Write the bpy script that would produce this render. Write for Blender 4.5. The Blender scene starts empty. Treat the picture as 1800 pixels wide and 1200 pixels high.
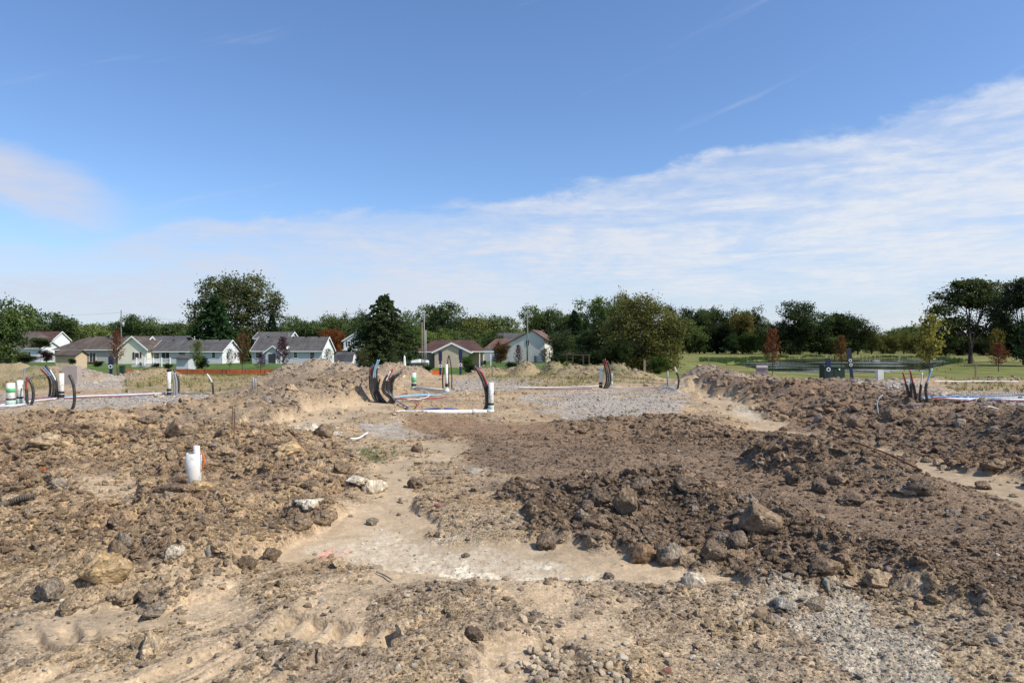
import bpy, bmesh, math, random
import numpy as np
from mathutils import Vector, noise as mnoise
R = math.radians
random.seed(7)
rng = np.random.default_rng(11)
col = bpy.context.scene.collection
scene = bpy.context.scene

# ------------------------------------------------------------------ camera
HZ, FPX, CAMH = 613.0, 1200.0, 1.6
cam_d = bpy.data.cameras.new('camera'); cam = bpy.data.objects.new('camera', cam_d); col.objects.link(cam)
cam.location = (0, 0, CAMH); cam.rotation_euler = (R(90), 0, 0)
cam_d.sensor_width = 36; cam_d.lens = 24; cam_d.shift_y = 13 / 1800.0
cam_d.clip_start = 0.05; cam_d.clip_end = 9000
scene.camera = cam
scene.view_settings.view_transform = 'Standard'
try: scene.view_settings.look = 'None'
except Exception: pass
scene.view_settings.gamma = 1; scene.view_settings.use_curve_mapping = False
scene.view_settings.exposure = 0.08
scene.render.engine = 'CYCLES'
scene.cycles.use_denoising = True
scene.cycles.max_bounces = 5; scene.cycles.diffuse_bounces = 2; scene.cycles.glossy_bounces = 2
scene.cycles.transmission_bounces = 2; scene.cycles.transparent_max_bounces = 4

# ------------------------------------------------------------------ sun and sky
SUN_AZ, SUN_EL = -25.0, 48.0      # azimuth counted from +X (right) towards +Y (away)
sd = bpy.data.lights.new('sun', 'SUN'); sun = bpy.data.objects.new('sun', sd); col.objects.link(sun)
sd.energy = 4.9; sd.angle = R(0.53); sd.color = (1.0, 0.94, 0.84)
dv = Vector((math.cos(R(SUN_EL)) * math.cos(R(SUN_AZ)), math.cos(R(SUN_EL)) * math.sin(R(SUN_AZ)), math.sin(R(SUN_EL))))
sun.rotation_euler = dv.to_track_quat('Z', 'Y').to_euler()
sun.location = (0, 0, 30)

world = bpy.data.worlds.new('World'); scene.world = world; world.use_nodes = True
wn, wl = world.node_tree.nodes, world.node_tree.links
wn.clear()
def N(nt, t, **kw):
    n = nt.nodes.new(t)
    for k, v in kw.items():
        if k == 'ins':
            for a, b in v.items():
                n.inputs[a].default_value = b
        else: setattr(n, k, v)
    return n
class G:
    """tiny expression helper over a node tree"""
    def __init__(s, nt): s.nt = nt
    def m(s, op, a, b=None, c=None, clamp=False):
        n = s.nt.nodes.new('ShaderNodeMath'); n.operation = op; n.use_clamp = clamp
        for i, v in enumerate((a, b, c)):
            if v is None: continue
            if isinstance(v, (int, float)): n.inputs[i].default_value = v
            else: s.nt.links.new(v, n.inputs[i])
        return n.outputs[0]
    def mr(s, v, a, b, c=0.0, d=1.0, smooth=True):
        n = s.nt.nodes.new('ShaderNodeMapRange')
        n.interpolation_type = 'SMOOTHSTEP' if smooth else 'LINEAR'
        s.nt.links.new(v, n.inputs[0])
        for i, x in enumerate((a, b, c, d)): n.inputs[i + 1].default_value = x
        return n.outputs[0]
    def noise(s, vec, scale, detail=4, rough=.55, dist=0.0):
        n = s.nt.nodes.new('ShaderNodeTexNoise'); s.nt.links.new(vec, n.inputs['Vector'])
        n.inputs['Scale'].default_value = scale; n.inputs['Detail'].default_value = detail
        n.inputs['Roughness'].default_value = rough; n.inputs['Distortion'].default_value = dist
        return n.outputs['Fac']
    def mix(s, f, a, b, mode='MIX'):
        n = s.nt.nodes.new('ShaderNodeMix'); n.data_type = 'RGBA'; n.blend_type = mode
        for i, v in ((0, f), (6, a), (7, b)):
            if isinstance(v, (int, float)): n.inputs[i].default_value = v
            elif isinstance(v, tuple): n.inputs[i].default_value = tuple(v) + ((1,) if len(v) == 3 else ())
            else: s.nt.links.new(v, n.inputs[i])
        return n.outputs[2]
    def comb(s, x, y, z):
        n = s.nt.nodes.new('ShaderNodeCombineXYZ')
        for i, v in enumerate((x, y, z)):
            if isinstance(v, (int, float)): n.inputs[i].default_value = v
            else: s.nt.links.new(v, n.inputs[i])
        return n.outputs[0]

def build_sky():
    nt = world.node_tree; g = G(nt)
    tc = N(nt, 'ShaderNodeTexCoord'); sep = N(nt, 'ShaderNodeSeparateXYZ')
    nrm = N(nt, 'ShaderNodeVectorMath', operation='NORMALIZE')
    wl.new(tc.outputs['Generated'], nrm.inputs[0]); wl.new(nrm.outputs[0], sep.inputs[0])
    x, y, z = sep.outputs
    sky = N(nt, 'ShaderNodeTexSky'); sky.sky_type = 'NISHITA'; sky.sun_disc = False
    sky.sun_elevation = R(SUN_EL); sky.sun_rotation = R(90 - SUN_AZ)
    sky.air_density = 1.0; sky.dust_density = 0.6; sky.ozone_density = 2.0
    az = g.m('ARCTAN2', x, y)                       # 0 ahead, + right (radians)
    el = g.m('ARCSINE', z)
    azn = g.m('MULTIPLY_ADD', az, 1 / 2.4, 0.5, clamp=True)      # -1.2 .. 1.2 rad -> 0..1
    # where the upper edge of the cloud sheet runs (azimuth -> elevation)
    pts = [(0, 420), (150, 425), (235, 415), (290, 392), (345, 372), (480, 372), (600, 362), (720, 358), (850, 346), (980, 330), (1100, 300),
           (1190, 280), (1280, 256), (1500, 214), (1650, 170), (1800, 135)]
    fc = N(nt, 'ShaderNodeFloatCurve'); c = fc.mapping.curves[0]
    fc.mapping.use_clip = False
    P = []
    for u, v in pts:
        a = math.atan((u - 900) / FPX); e = math.atan((HZ - v) / FPX * math.cos(a))
        P.append((a / 2.4 + .5, e))
    P = [(0.0, 0.12)] + P + [(1.0, 0.42)]
    c.points[0].location = P[0]; c.points[1].location = P[-1]
    for p in P[1:-1]: c.points.new(*p)
    fc.mapping.update(); wl.new(azn, fc.inputs['Value'])
    edge = fc.outputs[0]
    # cloud plane coordinates (sheet of cloud at one height)
    zc = g.m('MAXIMUM', z, 0.02)
    px_ = g.m('DIVIDE', x, zc); py_ = g.m('DIVIDE', y, zc)
    plane = g.comb(px_, py_, 0.0)
    st = g.comb(g.m('MULTIPLY', px_, .55), g.m('MULTIPLY', py_, 1.7), 3.1)
    ang = g.comb(g.m('MULTIPLY', az, 1.0), g.m('MULTIPLY', el, 2.6), 0.0)
    n1 = g.noise(ang, 9.0, 7, .62, .3)
    n2 = g.noise(g.comb(g.m('MULTIPLY', az, 1.0), g.m('MULTIPLY', el, 5.5), 4.0), 4.5, 6, .6, .5)
    n3 = g.noise(plane, 2.3, 6, .6, .2)
    d = g.m('SUBTRACT', edge, el)
    d = g.m('ADD', d, g.m('MULTIPLY', g.m('SUBTRACT', n1, .5), .085))
    right = g.mr(az, -.55, .25)
    soft_hi = g.mr(az, -.5, .5, .07, .05)
    body = g.m('DIVIDE', d, soft_hi)
    body = g.mr(body, -0.08, 1.0)
    # crisp rim in the upper edge
    rim = g.mr(d, -0.003, .022)
    body = g.m('MAXIMUM', body, g.m('MULTIPLY', rim, g.mr(az, -.5, .1, .80, .88)))
    tex = g.mr(n2, .34, .62, .48, 1.0)
    tex3 = g.mr(n3, .34, .62, .72, 1.0)
    n4 = g.noise(ang, 34.0, 5, .65, .5)
    dens = g.m('MULTIPLY', g.m('MULTIPLY', g.m('MULTIPLY', body, tex), tex3), g.mr(n4, .32, .62, .80, 1.0))
    low = g.mr(el, .0, .12, .72, 1.0)              # thinner towards the horizon
    dens = g.m('MULTIPLY', dens, low)
    dens = g.m('MULTIPLY', dens, g.mr(right, 0, 1, .96, 1.0))
    # the separate bank at the left
    bd = g.m('ADD', g.m('ABSOLUTE', g.m('SUBTRACT', el, g.m('MULTIPLY_ADD', az, -.28, .022))), g.m('MULTIPLY', g.m('SUBTRACT', n1, .5), .075))
    bank = g.m('MULTIPLY', g.mr(bd, .046, .016), g.mr(g.m('ADD', az, g.m('MULTIPLY', g.m('SUBTRACT', n1, .5), .06)), -.485, -.60))
    dens = g.m('MAXIMUM', dens, g.m('MULTIPLY', g.m('MULTIPLY', bank, .9), g.m('MULTIPLY', g.mr(n1, .3, .62, .55, 1.0), g.mr(n3, .3, .6, .75, 1.0))))
    # faint separate wisps high up
    w = g.noise(g.comb(g.m('ADD', az, g.m('MULTIPLY', el, -1.2)), g.m('MULTIPLY', g.m('ADD', el, g.m('MULTIPLY', az, -.35)), 5.0), 9.0), 3.4, 7, .66, .6)
    wis = g.m('MULTIPLY', g.mr(w, .60, .80), .22)
    dens = g.m('MAXIMUM', dens, wis)
    dens = g.m('MINIMUM', dens, .93)
    # haze close to the horizon
    hz = g.mr(el, -.02, .22, .50, 0.0)
    base = g.mix(1.0, sky.outputs[0], (SKYMUL[0], SKYMUL[1], SKYMUL[2]), 'MULTIPLY')
    base = g.mix(hz, base, HAZE)
    ccol = g.mix(g.mr(az, -.7, .5), CLOUD_L, CLOUD_R)
    out = g.mix(dens, base, ccol)
    bg = N(nt, 'ShaderNodeBackground'); bg.inputs['Strength'].default_value = 0.1
    wl.new(out, bg.inputs['Color'])
    o = N(nt, 'ShaderNodeOutputWorld'); wl.new(bg.outputs[0], o.inputs[0])
SKYMUL = (1.16, 1.37, 1.66)
HAZE = (5.2, 5.6, 6.9)
CLOUD_L = (6.2, 6.4, 7.4)
CLOUD_R = (7.6, 7.9, 8.5)
build_sky()

# ------------------------------------------------------------------ numpy noise
def _h(ix, iy, s):
    n = (ix.astype(np.int64) * 374761393 + iy.astype(np.int64) * 668265263 + s * 974634777) & 0xFFFFFFFF
    n = ((n ^ (n >> 13)) * 1274126177) & 0xFFFFFFFF
    n = (n ^ (n >> 16)) & 0xFFFFFFFF
    return n / 4294967295.0
def vnoise(x, y, s=0):
    ix, iy = np.floor(x), np.floor(y); fx, fy = x - ix, y - iy
    fx = fx * fx * fx * (fx * (fx * 6 - 15) + 10); fy = fy * fy * fy * (fy * (fy * 6 - 15) + 10)
    a, b, c, d = _h(ix, iy, s), _h(ix + 1, iy, s), _h(ix, iy + 1, s), _h(ix + 1, iy + 1, s)
    return (a + (b - a) * fx) + ((c - a) + (a - b - c + d) * fx) * fy      # 0..1
def fbm(x, y, s=0, o=4, gain=.5):
    t = 0; a = 1; tot = 0
    for i in range(o):
        t = t + a * vnoise(x * 2 ** i + 17 * i, y * 2 ** i - 9 * i, s + i); tot += a; a *= gain
    return t / tot
def worley(x, y, s=0):
    ix, iy = np.floor(x), np.floor(y)
    f1 = np.full(x.shape, 9.0); idv = np.zeros(x.shape)
    for dx in (-1, 0, 1):
        for dy in (-1, 0, 1):
            cx, cy = ix + dx, iy + dy
            jx, jy = cx + _h(cx, cy, s), cy + _h(cx, cy, s + 91)
            r = np.hypot(x - jx, y - jy); m = r < f1
            f1 = np.where(m, r, f1); idv = np.where(m, _h(cx, cy, s + 7), idv)
    return f1, idv
def sstep(a, b, x):
    t = np.clip((x - a) / (b - a), 0, 1); return t * t * (3 - 2 * t)
def poly(U, V, pts, soft):
    """soft inside mask of a polygon given in ground chart coordinates"""
    ins = np.zeros(U.shape, bool); dm = np.full(U.shape, 1e9)
    n = len(pts)
    for i in range(n):
        x1, y1 = pts[i]; x2, y2 = pts[(i + 1) % n]
        ex, ey = x2 - x1, y2 - y1
        t = np.clip(((U - x1) * ex + (V - y1) * ey) / (ex * ex + ey * ey + 1e-9), 0, 1)
        dm = np.minimum(dm, np.hypot(U - x1 - t * ex, V - y1 - t * ey))
        c = ((y1 > V) != (y2 > V)) & (U < (x2 - x1) * (V - y1) / (y2 - y1 + 1e-12) + x1)
        ins ^= c
    return sstep(-soft, soft, np.where(ins, dm, -dm))

# ------------------------------------------------------------------ the lie of the land
def gbase(X, Y):
    r = np.hypot(X, Y)
    az = np.degrees(np.arctan2(X, np.maximum(Y, .01)))
    wR = sstep(7, 14, az)
    drop = -1.6 * sstep(28, 88, r) * (1 - wR) + -1.2 * sstep(26, 75, r) * wR
    return drop
def chart(X, Y):
    Yc = np.maximum(Y, .8)
    g = gbase(X, Y)
    return 900 + FPX * X / Yc, HZ + FPX * (CAMH - g) / Yc
def W(u, v):
    """ground point of the flat near field for a spot in the survey chart"""
    d = FPX * CAMH / (v - HZ)
    return (u - 900) / FPX * d, d
# ridges: (u1,v1,u2,v2,h1,h2,width)
RIDGES = [
 (430, 742, 640, 700, .38, .78, 1.7), (600, 700, 520, 690, .68, .6, 2.0),
 (60, 800, 420, 790, .32, .30, 1.5), (120, 900, 470, 880, .13, .16, .9), (180, 1000, 470, 960, .16, .12, .55),
 (0, 780, 160, 770, .30, .28, 1.1), (250, 760, 400, 745, .35, .35, .8),
 (930, 865, 1180, 885, .10, .22, .5), (1180, 885, 1480, 985, .17, .12, .42), (1480, 985, 1760, 1080, .13, .05, .3),
 (960, 800, 1300, 815, .05, .08, 1.6), (1380, 830, 1640, 878, .36, .22, .5), (1400, 815, 1500, 835, .30, .30, .5),
 (980, 750, 1260, 752, .16, .20, .5), (700, 748, 830, 742, .12, .10, .6), (830, 742, 960, 748, .05, .03, .5),
 (760, 900, 900, 925, .13, .11, .42), (820, 850, 900, 850, .1, .1, .4),
 (1225, 688, 1400, 712, .62, .50, 1.5), (1400, 712, 1600, 745, .50, .42, 1.4), (1600, 750, 1850, 800, .42, .45, 1.3),
 (1850, 800, 2100, 860, .6, .6, 1.3), (1700, 810, 1800, 830, .12, .12, .4),
 (540, 1075, 760, 1050, .07, .09, .35), (760, 1050, 1060, 1050, .07, .06, .25), (520, 1180, 800, 1150, .05, .06, .4),
 (560, 765, 620, 760, .18, .12, .5), (520, 815, 600, 830, .14, .16, .6), (470, 850, 560, 905, .15, .14, .5),
 (640, 745, 760, 735, .10, .12, .8), (1130, 745, 1300, 790, .05, .05, .5),
]
# far heaps: (u, distance, height, rx, ry)
HEAPS = [(20, 62, 1.7, 3.0, 3), (75, 58, 1.35, 2.6, 3), (120, 50, .95, 3.2, 3), (170, 52, .4, 2.6, 3), (268, 55, .95, 2.4, 3), (340, 50, .25, 3, 3), (430, 52, .2, 5, 3),
         (520, 47, 1.0, 1.8, 2), (560, 44, 1.15, 1.6, 2), (605, 42, .95, 1.4, 2), (690, 46, 1.05, 1.5, 2), (725, 45, .8, 1.3, 2), (650, 50, .7, 2, 2),
         (862, 60, .8, 2.0, 2), (925, 58, 1.25, 1.3, 2), (905, 62, .8, 1.6, 2), (975, 54, 1.15, 1.1, 1.8), (1010, 52, .95, 1.6, 1.8), (1050, 50, .9, 1.6, 1.8), (1085, 47, .95, 1.3, 1.8), (1120, 44, .55, 1.4, 1.5),
         (1240, 36, .80, 1.1, 2), (1280, 33, .55, 1.2, 2), (1650, 36, .25, 2.4, 1.4), (1760, 38, .45, 2.2, 1.4), (1480, 31, .20, 3.0, 1.2), (1330, 34, .3, 2, 1.5)]
PONDC = []     # outline of the pond in metres
for u, d in [(1352, 100), (1420, 88), (1500, 84), (1570, 84), (1610, 92), (1640, 108), (1660, 135), (1665, 175), (1640, 225), (1560, 255), (1450, 262), (1380, 240), (1335, 205), (1300, 170), (1300, 140), (1330, 118)]:
    PONDC.append(((u - 900) / FPX * d, float(d)))
def ridge_h(X, Y):
    H = np.zeros(X.shape)
    for u1, v1, u2, v2, h1, h2, w in RIDGES:
        x1, y1 = W(u1, v1); x2, y2 = W(u2, v2); ex, ey = x2 - x1, y2 - y1
        t = np.clip(((X - x1) * ex + (Y - y1) * ey) / (ex * ex + ey * ey), 0, 1)
        dd = np.hypot(X - x1 - t * ex, Y - y1 - t * ey) / w
        h = (h1 + (h2 - h1) * t) * np.exp(-dd * dd * 1.4)
        H = np.maximum(H, h) + .25 * np.minimum(H, h)
    for u, d, h, rx, ry in HEAPS:
        x, y = (u - 900) / FPX * d, d
        q = ((X - x) / rx) ** 2 + ((Y - y) / ry) ** 2
        H = np.maximum(H, h * np.clip(1.18 * np.exp(-q * 1.1) - .05, 0, 1))
    return H

DARK = [(705, 742), (760, 728), (900, 738), (1010, 732), (1120, 745), (1260, 758), (1400, 766), (1520, 795), (1640, 850), (1800, 905), (2100, 990), (2100, 1180), (1800, 1100), (1700, 1060), (1450, 1003),
        (1330, 985), (1200, 985), (1100, 975), (980, 950), (900, 930), (905, 880), (860, 840), (800, 800), (740, 770)]
RHEAP = [(1205, 652), (1330, 650), (1500, 668), (1700, 700), (1850, 712), (2100, 740), (2200, 980), (1800, 860), (1700, 835), (1570, 790), (1440, 758), (1340, 722), (1230, 690)]
PALE = [(455, 1003), (560, 950), (640, 890), (668, 850), (690, 810), (760, 775), (820, 775), (800, 800), (745, 830), (712, 880), (745, 940), (830, 975), (960, 962), (1120, 992), (1280, 1008), (1180, 1035), (1000, 1024), (860, 1014), (700, 1010), (560, 1003)]
PATHR = [(1195, 688), (1240, 692), (1330, 726), (1440, 760), (1600, 800), (1760, 850), (1900, 900), (2000, 960), (1800, 900), (1640, 850), (1520, 795), (1400, 765), (1290, 735)]
LEFTH = [(-400, 730), (0, 735), (200, 732), (430, 735), (500, 775), (600, 790), (640, 830), (640, 870), (560, 940), (450, 995), (400, 1060), (200, 1080), (60, 1050), (-400, 1080)]
MIDL = [(380, 700), (430, 660), (530, 640), (640, 640), (660, 715), (560, 750), (430, 790), (330, 770), (200, 740)]
TRENCH = [(668, 708), (700, 716), (560, 765), (470, 780), (410, 775), (560, 728)]
LFLAT = [(50, 885), (140, 850), (215, 850), (240, 905), (110, 922)]
WHITE = [(540, 975), (640, 940), (700, 925), (745, 960), (960, 985), (1060, 1018), (1040, 1028), (900, 1018), (700, 1005)]
WHITER = [(1370, 1035), (1440, 1022), (1480, 1045), (1560, 1095), (1640, 1150), (1720, 1210), (1500, 1210), (1430, 1120)]
WHITE2 = [(465, 768), (520, 755), (570, 765), (600, 775), (540, 782)]
WHITE4 = [(640, 1000), (760, 992), (900, 1006), (1000, 1012), (1045, 1021), (1000, 1030), (860, 1024), (740, 1016)]
WHITE3 = [(1285, 715), (1320, 722), (1345, 735), (1300, 732)]
GRAVELS = [[(960, 690), (1060, 683), (1200, 690), (1210, 710), (1170, 738), (1060, 742), (960, 722), (905, 705)],
           [(90, 702), (200, 690), (330, 688), (380, 695), (330, 705), (180, 722), (80, 716)], [(125, 672), (200, 667), (245, 674), (200, 684), (130, 684)],
           [(790, 668), (920, 664), (960, 672), (900, 690), (800, 690)], [(1460, 672), (1560, 664), (1640, 686), (1900, 690), (1900, 724), (1700, 716), (1560, 690)],
           [(640, 755), (700, 752), (760, 770), (700, 782), (650, 775)], [(-200, 700), (60, 690), (70, 720), (-200, 735)]]
DRYG = [[(215, 672), (300, 662), (440, 660), (450, 685), (330, 692), (220, 690)], [(890, 652), (1130, 652), (1160, 672), (960, 680), (830, 668)], [(1640, 664), (1900, 660), (1900, 690), (1680, 690)], [(-100, 672), (90, 668), (100, 682), (-100, 690)], [(620, 795), (660, 790), (690, 810), (640, 815)]]
TREADS = [(20, 1120, 235, 1082, .24, .17), (470, 1110, 700, 1150, .20, .17), (60, 1150, 420, 1060, .16, .13), (840, 1165, 1010, 1150, .16, .14)]
def zones(X, Y):
    U0, V0 = chart(X, Y)
    k = np.clip((V0 - HZ) / 300, .05, 1.4)
    wob = lambda s, f: (fbm(X * f, Y * f, s, 4) - .5)
    U = U0 + wob(3, 1.5) * 170 * k; V = V0 + wob(5, 1.5) * 70 * k
    z = {}
    z['dark'] = poly(U, V, DARK, 12 * 1.0); z['rheap'] = poly(U, V, RHEAP, 6); z['pale'] = poly(U, V, PALE, 7)
    z['path'] = poly(U, V, PATHR, 4); z['left'] = poly(U, V, LEFTH, 14); z['midl'] = poly(U, V, MIDL, 8)
    z['trench'] = poly(U, V, TRENCH, 3); z['lflat'] = poly(U, V, LFLAT, 9)
    U2 = U0 + wob(13, 5) * 120 * k; V2 = V0 + wob(15, 5) * 40 * k
    z['white'] = np.maximum.reduce([poly(U2, V2, WHITE, 12) * .45, poly(U2, V2, WHITE4, 5), poly(U2, V2, WHITER, 9), poly(U2, V2, WHITE2, 3), poly(U2, V2, WHITE3, 3)])
    gr = np.zeros(X.shape)
    for p in GRAVELS: gr = np.maximum(gr, poly(U, V0 + wob(5, 1.5) * 8, p, 3))
    z['gravel'] = gr * (.35 + .65 * sstep(.38, .55, fbm(X * .8, Y * .5, 63, 4)))
    dg = np.zeros(X.shape)
    for p in DRYG: dg = np.maximum(dg, poly(U, V0, p, 3))
    z['dry'] = dg
    r = np.hypot(X, Y)
    bound = np.interp(U0, [-400, 0, 1090, 1180, 1300, 1600, 1690, 2200], [84, 86, 84, 54, 50, 50, 56, 60]) + (fbm(X * .2, Y * .2, 40, 3) - .5) * 9
    z['lawn'] = sstep(-1.0, 1.0, r - bound)
    farheap = sstep(.10, .35, ridge_h(X, Y)) * sstep(28, 32, r) * (1 - z['lawn'])
    z['fheap'] = farheap
    tr = np.zeros(X.shape)
    for (u, v, au, av, wd, pitch) in TREADS:
        x, y = W(u, v); x2, y2 = W(au, av); L = math.hypot(x2 - x, y2 - y); ax, ay = (x2 - x) / L, (y2 - y) / L
        s_ = (X - x) * ax + (Y - y) * ay; t_ = -(X - x) * ay + (Y - y) * ax
        tr = np.maximum(tr, sstep(-.1, .1, s_) * sstep(L + .1, L - .1, s_) * sstep(wd, wd * .8, np.abs(t_)))
    z['tread'] = tr
    smooth_ = np.maximum.reduce([tr * .8, z['pale'], z['path'] * .9, z['trench'], z['lflat'] * .8])
    z['smooth'] = smooth_
    fore = sstep(1000, 1040, V0) * (1 - z['dark'])
    z['fore'] = fore; bare = sstep(.50, .60, fbm(X * 1.9 + 3, Y * 1.3, 88, 4)) * fore; z['bare'] = bare
    rough = np.maximum.reduce([z['left'], z['midl'] * .75, z['rheap'], z['dark'] * .22, fore * .24, farheap * .95, np.full(X.shape, .16)])
    rough = rough * (1 - .92 * smooth_) * (1 - .75 * bare) * (1 - .5 * gr)
    patch = sstep(.36, .60, fbm(X * 1.1, Y * 1.1, 101, 4)); rough = rough * (.38 + .85 * patch * (1 - .0 * gr)) 
    edge = poly(U, V, [(900, 860), (1180, 855), (1340, 890), (1480, 960), (1720, 1060), (1700, 1080), (1450, 1020), (1200, 1000), (1080, 985), (920, 960)], 14)
    hump = poly(U, V, [(1360, 775), (1450, 760), (1600, 820), (1660, 870), (1500, 880), (1340, 840)], 12)
    back = poly(U, V, [(980, 738), (1260, 745), (1400, 768), (1380, 800), (1180, 775), (980, 755)], 8)
    z['edge'] = np.maximum.reduce([edge, hump, back * .8]) * (1 - smooth_)
    rough = np.maximum(rough, z['edge'])
    z['patch'] = patch; z['rough'] = rough * (1 - z['lawn'])
    z['U'], z['V'] = U0, V0
    return z
C = lambda *a: np.array(a, float)
TAN, TAN2, OCHRE = C(.40, .285, .172), C(.45, .335, .21), C(.45, .305, .15)
BRN, DBRN, RBRN = C(.27, .185, .118), C(.185, .13, .086), C(.27, .175, .105)
PALEC, WHT, GRY, GRAV = C(.45, .34, .22), C(.72, .64, .49), C(.29, .225, .16), C(.39, .345, .295)
def colour(X, Y, z):
    n1 = fbm(X * .55, Y * .55, 21, 4)[:, None]; n2 = fbm(X * 2.3, Y * 2.3, 31, 4)[:, None]; n3 = fbm(X * 9, Y * 9, 41, 3)[:, None]
    mixc = lambda a, b, t: a + (b - a) * t
    t = lambda k: z[k][:, None]
    c = mixc(TAN, TAN2, sstep(.35, .65, n1))
    c = mixc(c, OCHRE, .5 * sstep(.52, .7, n2))
    c = mixc(c, GRY, .55 * sstep(.5, .68, fbm(X * 1.4, Y * 1.4, 77, 4))[:, None])
    lc = mixc(mixc(BRN, TAN, sstep(.35, .62, n2)), OCHRE, .55 * sstep(.55, .75, n3))
    c = mixc(c, lc, t('left') * .95)
    c = mixc(c, mixc(C(.33, .24, .15), C(.25, .19, .135), sstep(.45, .6, n2)), t('midl') * .9)
    c = mixc(c, mixc(GRY * 1.12, TAN2, sstep(.30, .56, n2)), t('fore') * .6)
    dk = mixc(DBRN * 1.12, BRN, sstep(.38, .7, n2) * .8)
    topred = sstep(800, 750, z['V'])[:, None]
    dk = mixc(dk, RBRN, topred * .8)
    c = mixc(c, C(.44, .33, .212), t('bare') * .8)
    c = mixc(c, dk, t('dark'))
    rh = mixc(DBRN * 1.1, BRN, sstep(.4, .65, n2) * .8); rh = mixc(rh, C(.27, .17, .10), .5 * sstep(.5, .6, n1))
    c = mixc(c, rh, t('rheap'))
    c = mixc(c, mixc(GRY, C(.35, .27, .19), n2), t('fheap') * .85)
    c = mixc(c, mixc(PALEC, C(.36, .275, .18), sstep(.45, .7, n1)), t('smooth') * .95)
    c = mixc(c, mixc(DBRN * 1.0, BRN, n2 * .65), t('edge') * .8)
    wr = (z['U'] > 1250)[:, None]; c = mixc(c, mixc(np.where(wr, C(.55, .48, .37), WHT), C(.42, .35, .26), sstep(.42, .7, n3)), t('white') * np.where(wr, .8, .85))
    c = mixc(c, GRAV, t('gravel') * .85)
    dry = mixc(C(.30, .23, .12), C(.13, .14, .05), sstep(.5, .7, n1))
    c = mixc(c, dry, t('dry') * .7)
    for u, v, a, b in ((577, 975, .06, .16), (592, 974, .14, .03), (606, 971, .10, .04)):
        x, y = W(u, v); m = np.exp(-(((X - x) / a) ** 2 + ((Y - y) / b) ** 2) ** 2)[:, None]; c = mixc(c, C(.75, .27, .22), m * .5 * (n3 > .35))
    c = c * (.80 + .4 * n3)
    return c
def height(X, Y, z=None):
    if z is None: z = zones(X, Y)
    r = np.hypot(X, Y)
    H = gbase(X, Y) + ridge_h(X, Y) * (1 - .75 * z['smooth'] * sstep(35, 25, r))
    H = H + (fbm(X * .25, Y * .25, 1, 3) - .5) * .25 * sstep(3, 12, r) * (1 - sstep(45, 60, r)) + (fbm(X * .9, Y * .9, 2, 4) - .5) * (.15 + .22 * z['left']) * (1 - .8 * z['smooth']) * (1 - z['lawn'])
    ro = z['rough']
    fade = 1 - sstep(30, 60, r)
    for s, a in ((.55, .05), (.26, .048), (.125, .036), (.06, .02)):
        wx = X / s + (fbm(X / s * .7, Y / s * .7, 9, 2) - .5) * 1.2; wy = Y / s + (fbm(X / s * .7, Y / s * .7, 19, 2) - .5) * 1.2
        f, idv = worley(wx, wy, int(s * 100))
        H = H + a * ro * (np.clip(1.0 - f * 1.25, 0, 1) ** .6) * (.25 + idv * 1.1) * (fade if s < .2 else 1)
    H = H + (fbm(X * 14, Y * 14, 55, 3) - .5) * (.012 + .04 * ro) * fade
    H = H + (fbm(X * 45, Y * 45, 65, 2) - .5) * (.004 + .012 * ro) * (1 - sstep(6, 12, r))
    H = H + z['white'] * ((fbm(X * 25, Y * 25, 75, 3) - .5) * .035) + z['gravel'] * .03
    # tread marks of a tracked machine, pressed into the near ground
    for (u, v, au, av, wd, pitch) in TREADS:
        x, y = W(u, v); x2, y2 = W(au, av)
        L = math.hypot(x2 - x, y2 - y); ax, ay = (x2 - x) / L, (y2 - y) / L
        s = (X - x) * ax + (Y - y) * ay; t = -(X - x) * ay + (Y - y) * ax
        m = sstep(-.1, .1, s) * sstep(L + .1, L - .1, s) * sstep(wd, wd * .7, np.abs(t))
        m = m * sstep(.30, .5, fbm(X * 2.2, Y * 2.2, 121, 3)); cl = np.abs(((s + .18 * t) / pitch) % 1.0 - .5) * 2
        H = H * 1 + m * (-.05 + .05 * sstep(.35, .8, cl))
    U, V = z['U'], z['V']
    # shallow scrape marks running up from the lower left
    xa, ya = W(40, 1190); xb, yb = W(560, 1005); L = math.hypot(xb - xa, yb - ya); ax, ay = (xb - xa) / L, (yb - ya) / L
    s = (X - xa) * ax + (Y - ya) * ay; t = -(X - xa) * ay + (Y - ya) * ax
    m = z['fore'] * sstep(700, 480, U) * (1 - z['tread'])
    H = H + m * (fbm(s * .9, t * 11, 131, 4) - .5) * .085
    # pond basin
    XP, YP = np.array([p[0] for p in PONDC]), np.array([p[1] for p in PONDC])
    far = (r > 60)
    if far.any():
        Xf, Yf = X[far], Y[far]
        m = poly(Xf + (fbm(Xf * .08, Yf * .08, 90, 3) - .5) * 14, Yf + (fbm(Xf * .08, Yf * .08, 95, 3) - .5) * 14, PONDC, 5.0)
        H[far] = H[far] - 1.6 * m + .5 * sstep(9, 14, np.degrees(np.arctan2(Xf, Yf))) * sstep(250, 330, np.hypot(Xf, Yf))
    return H

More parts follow.
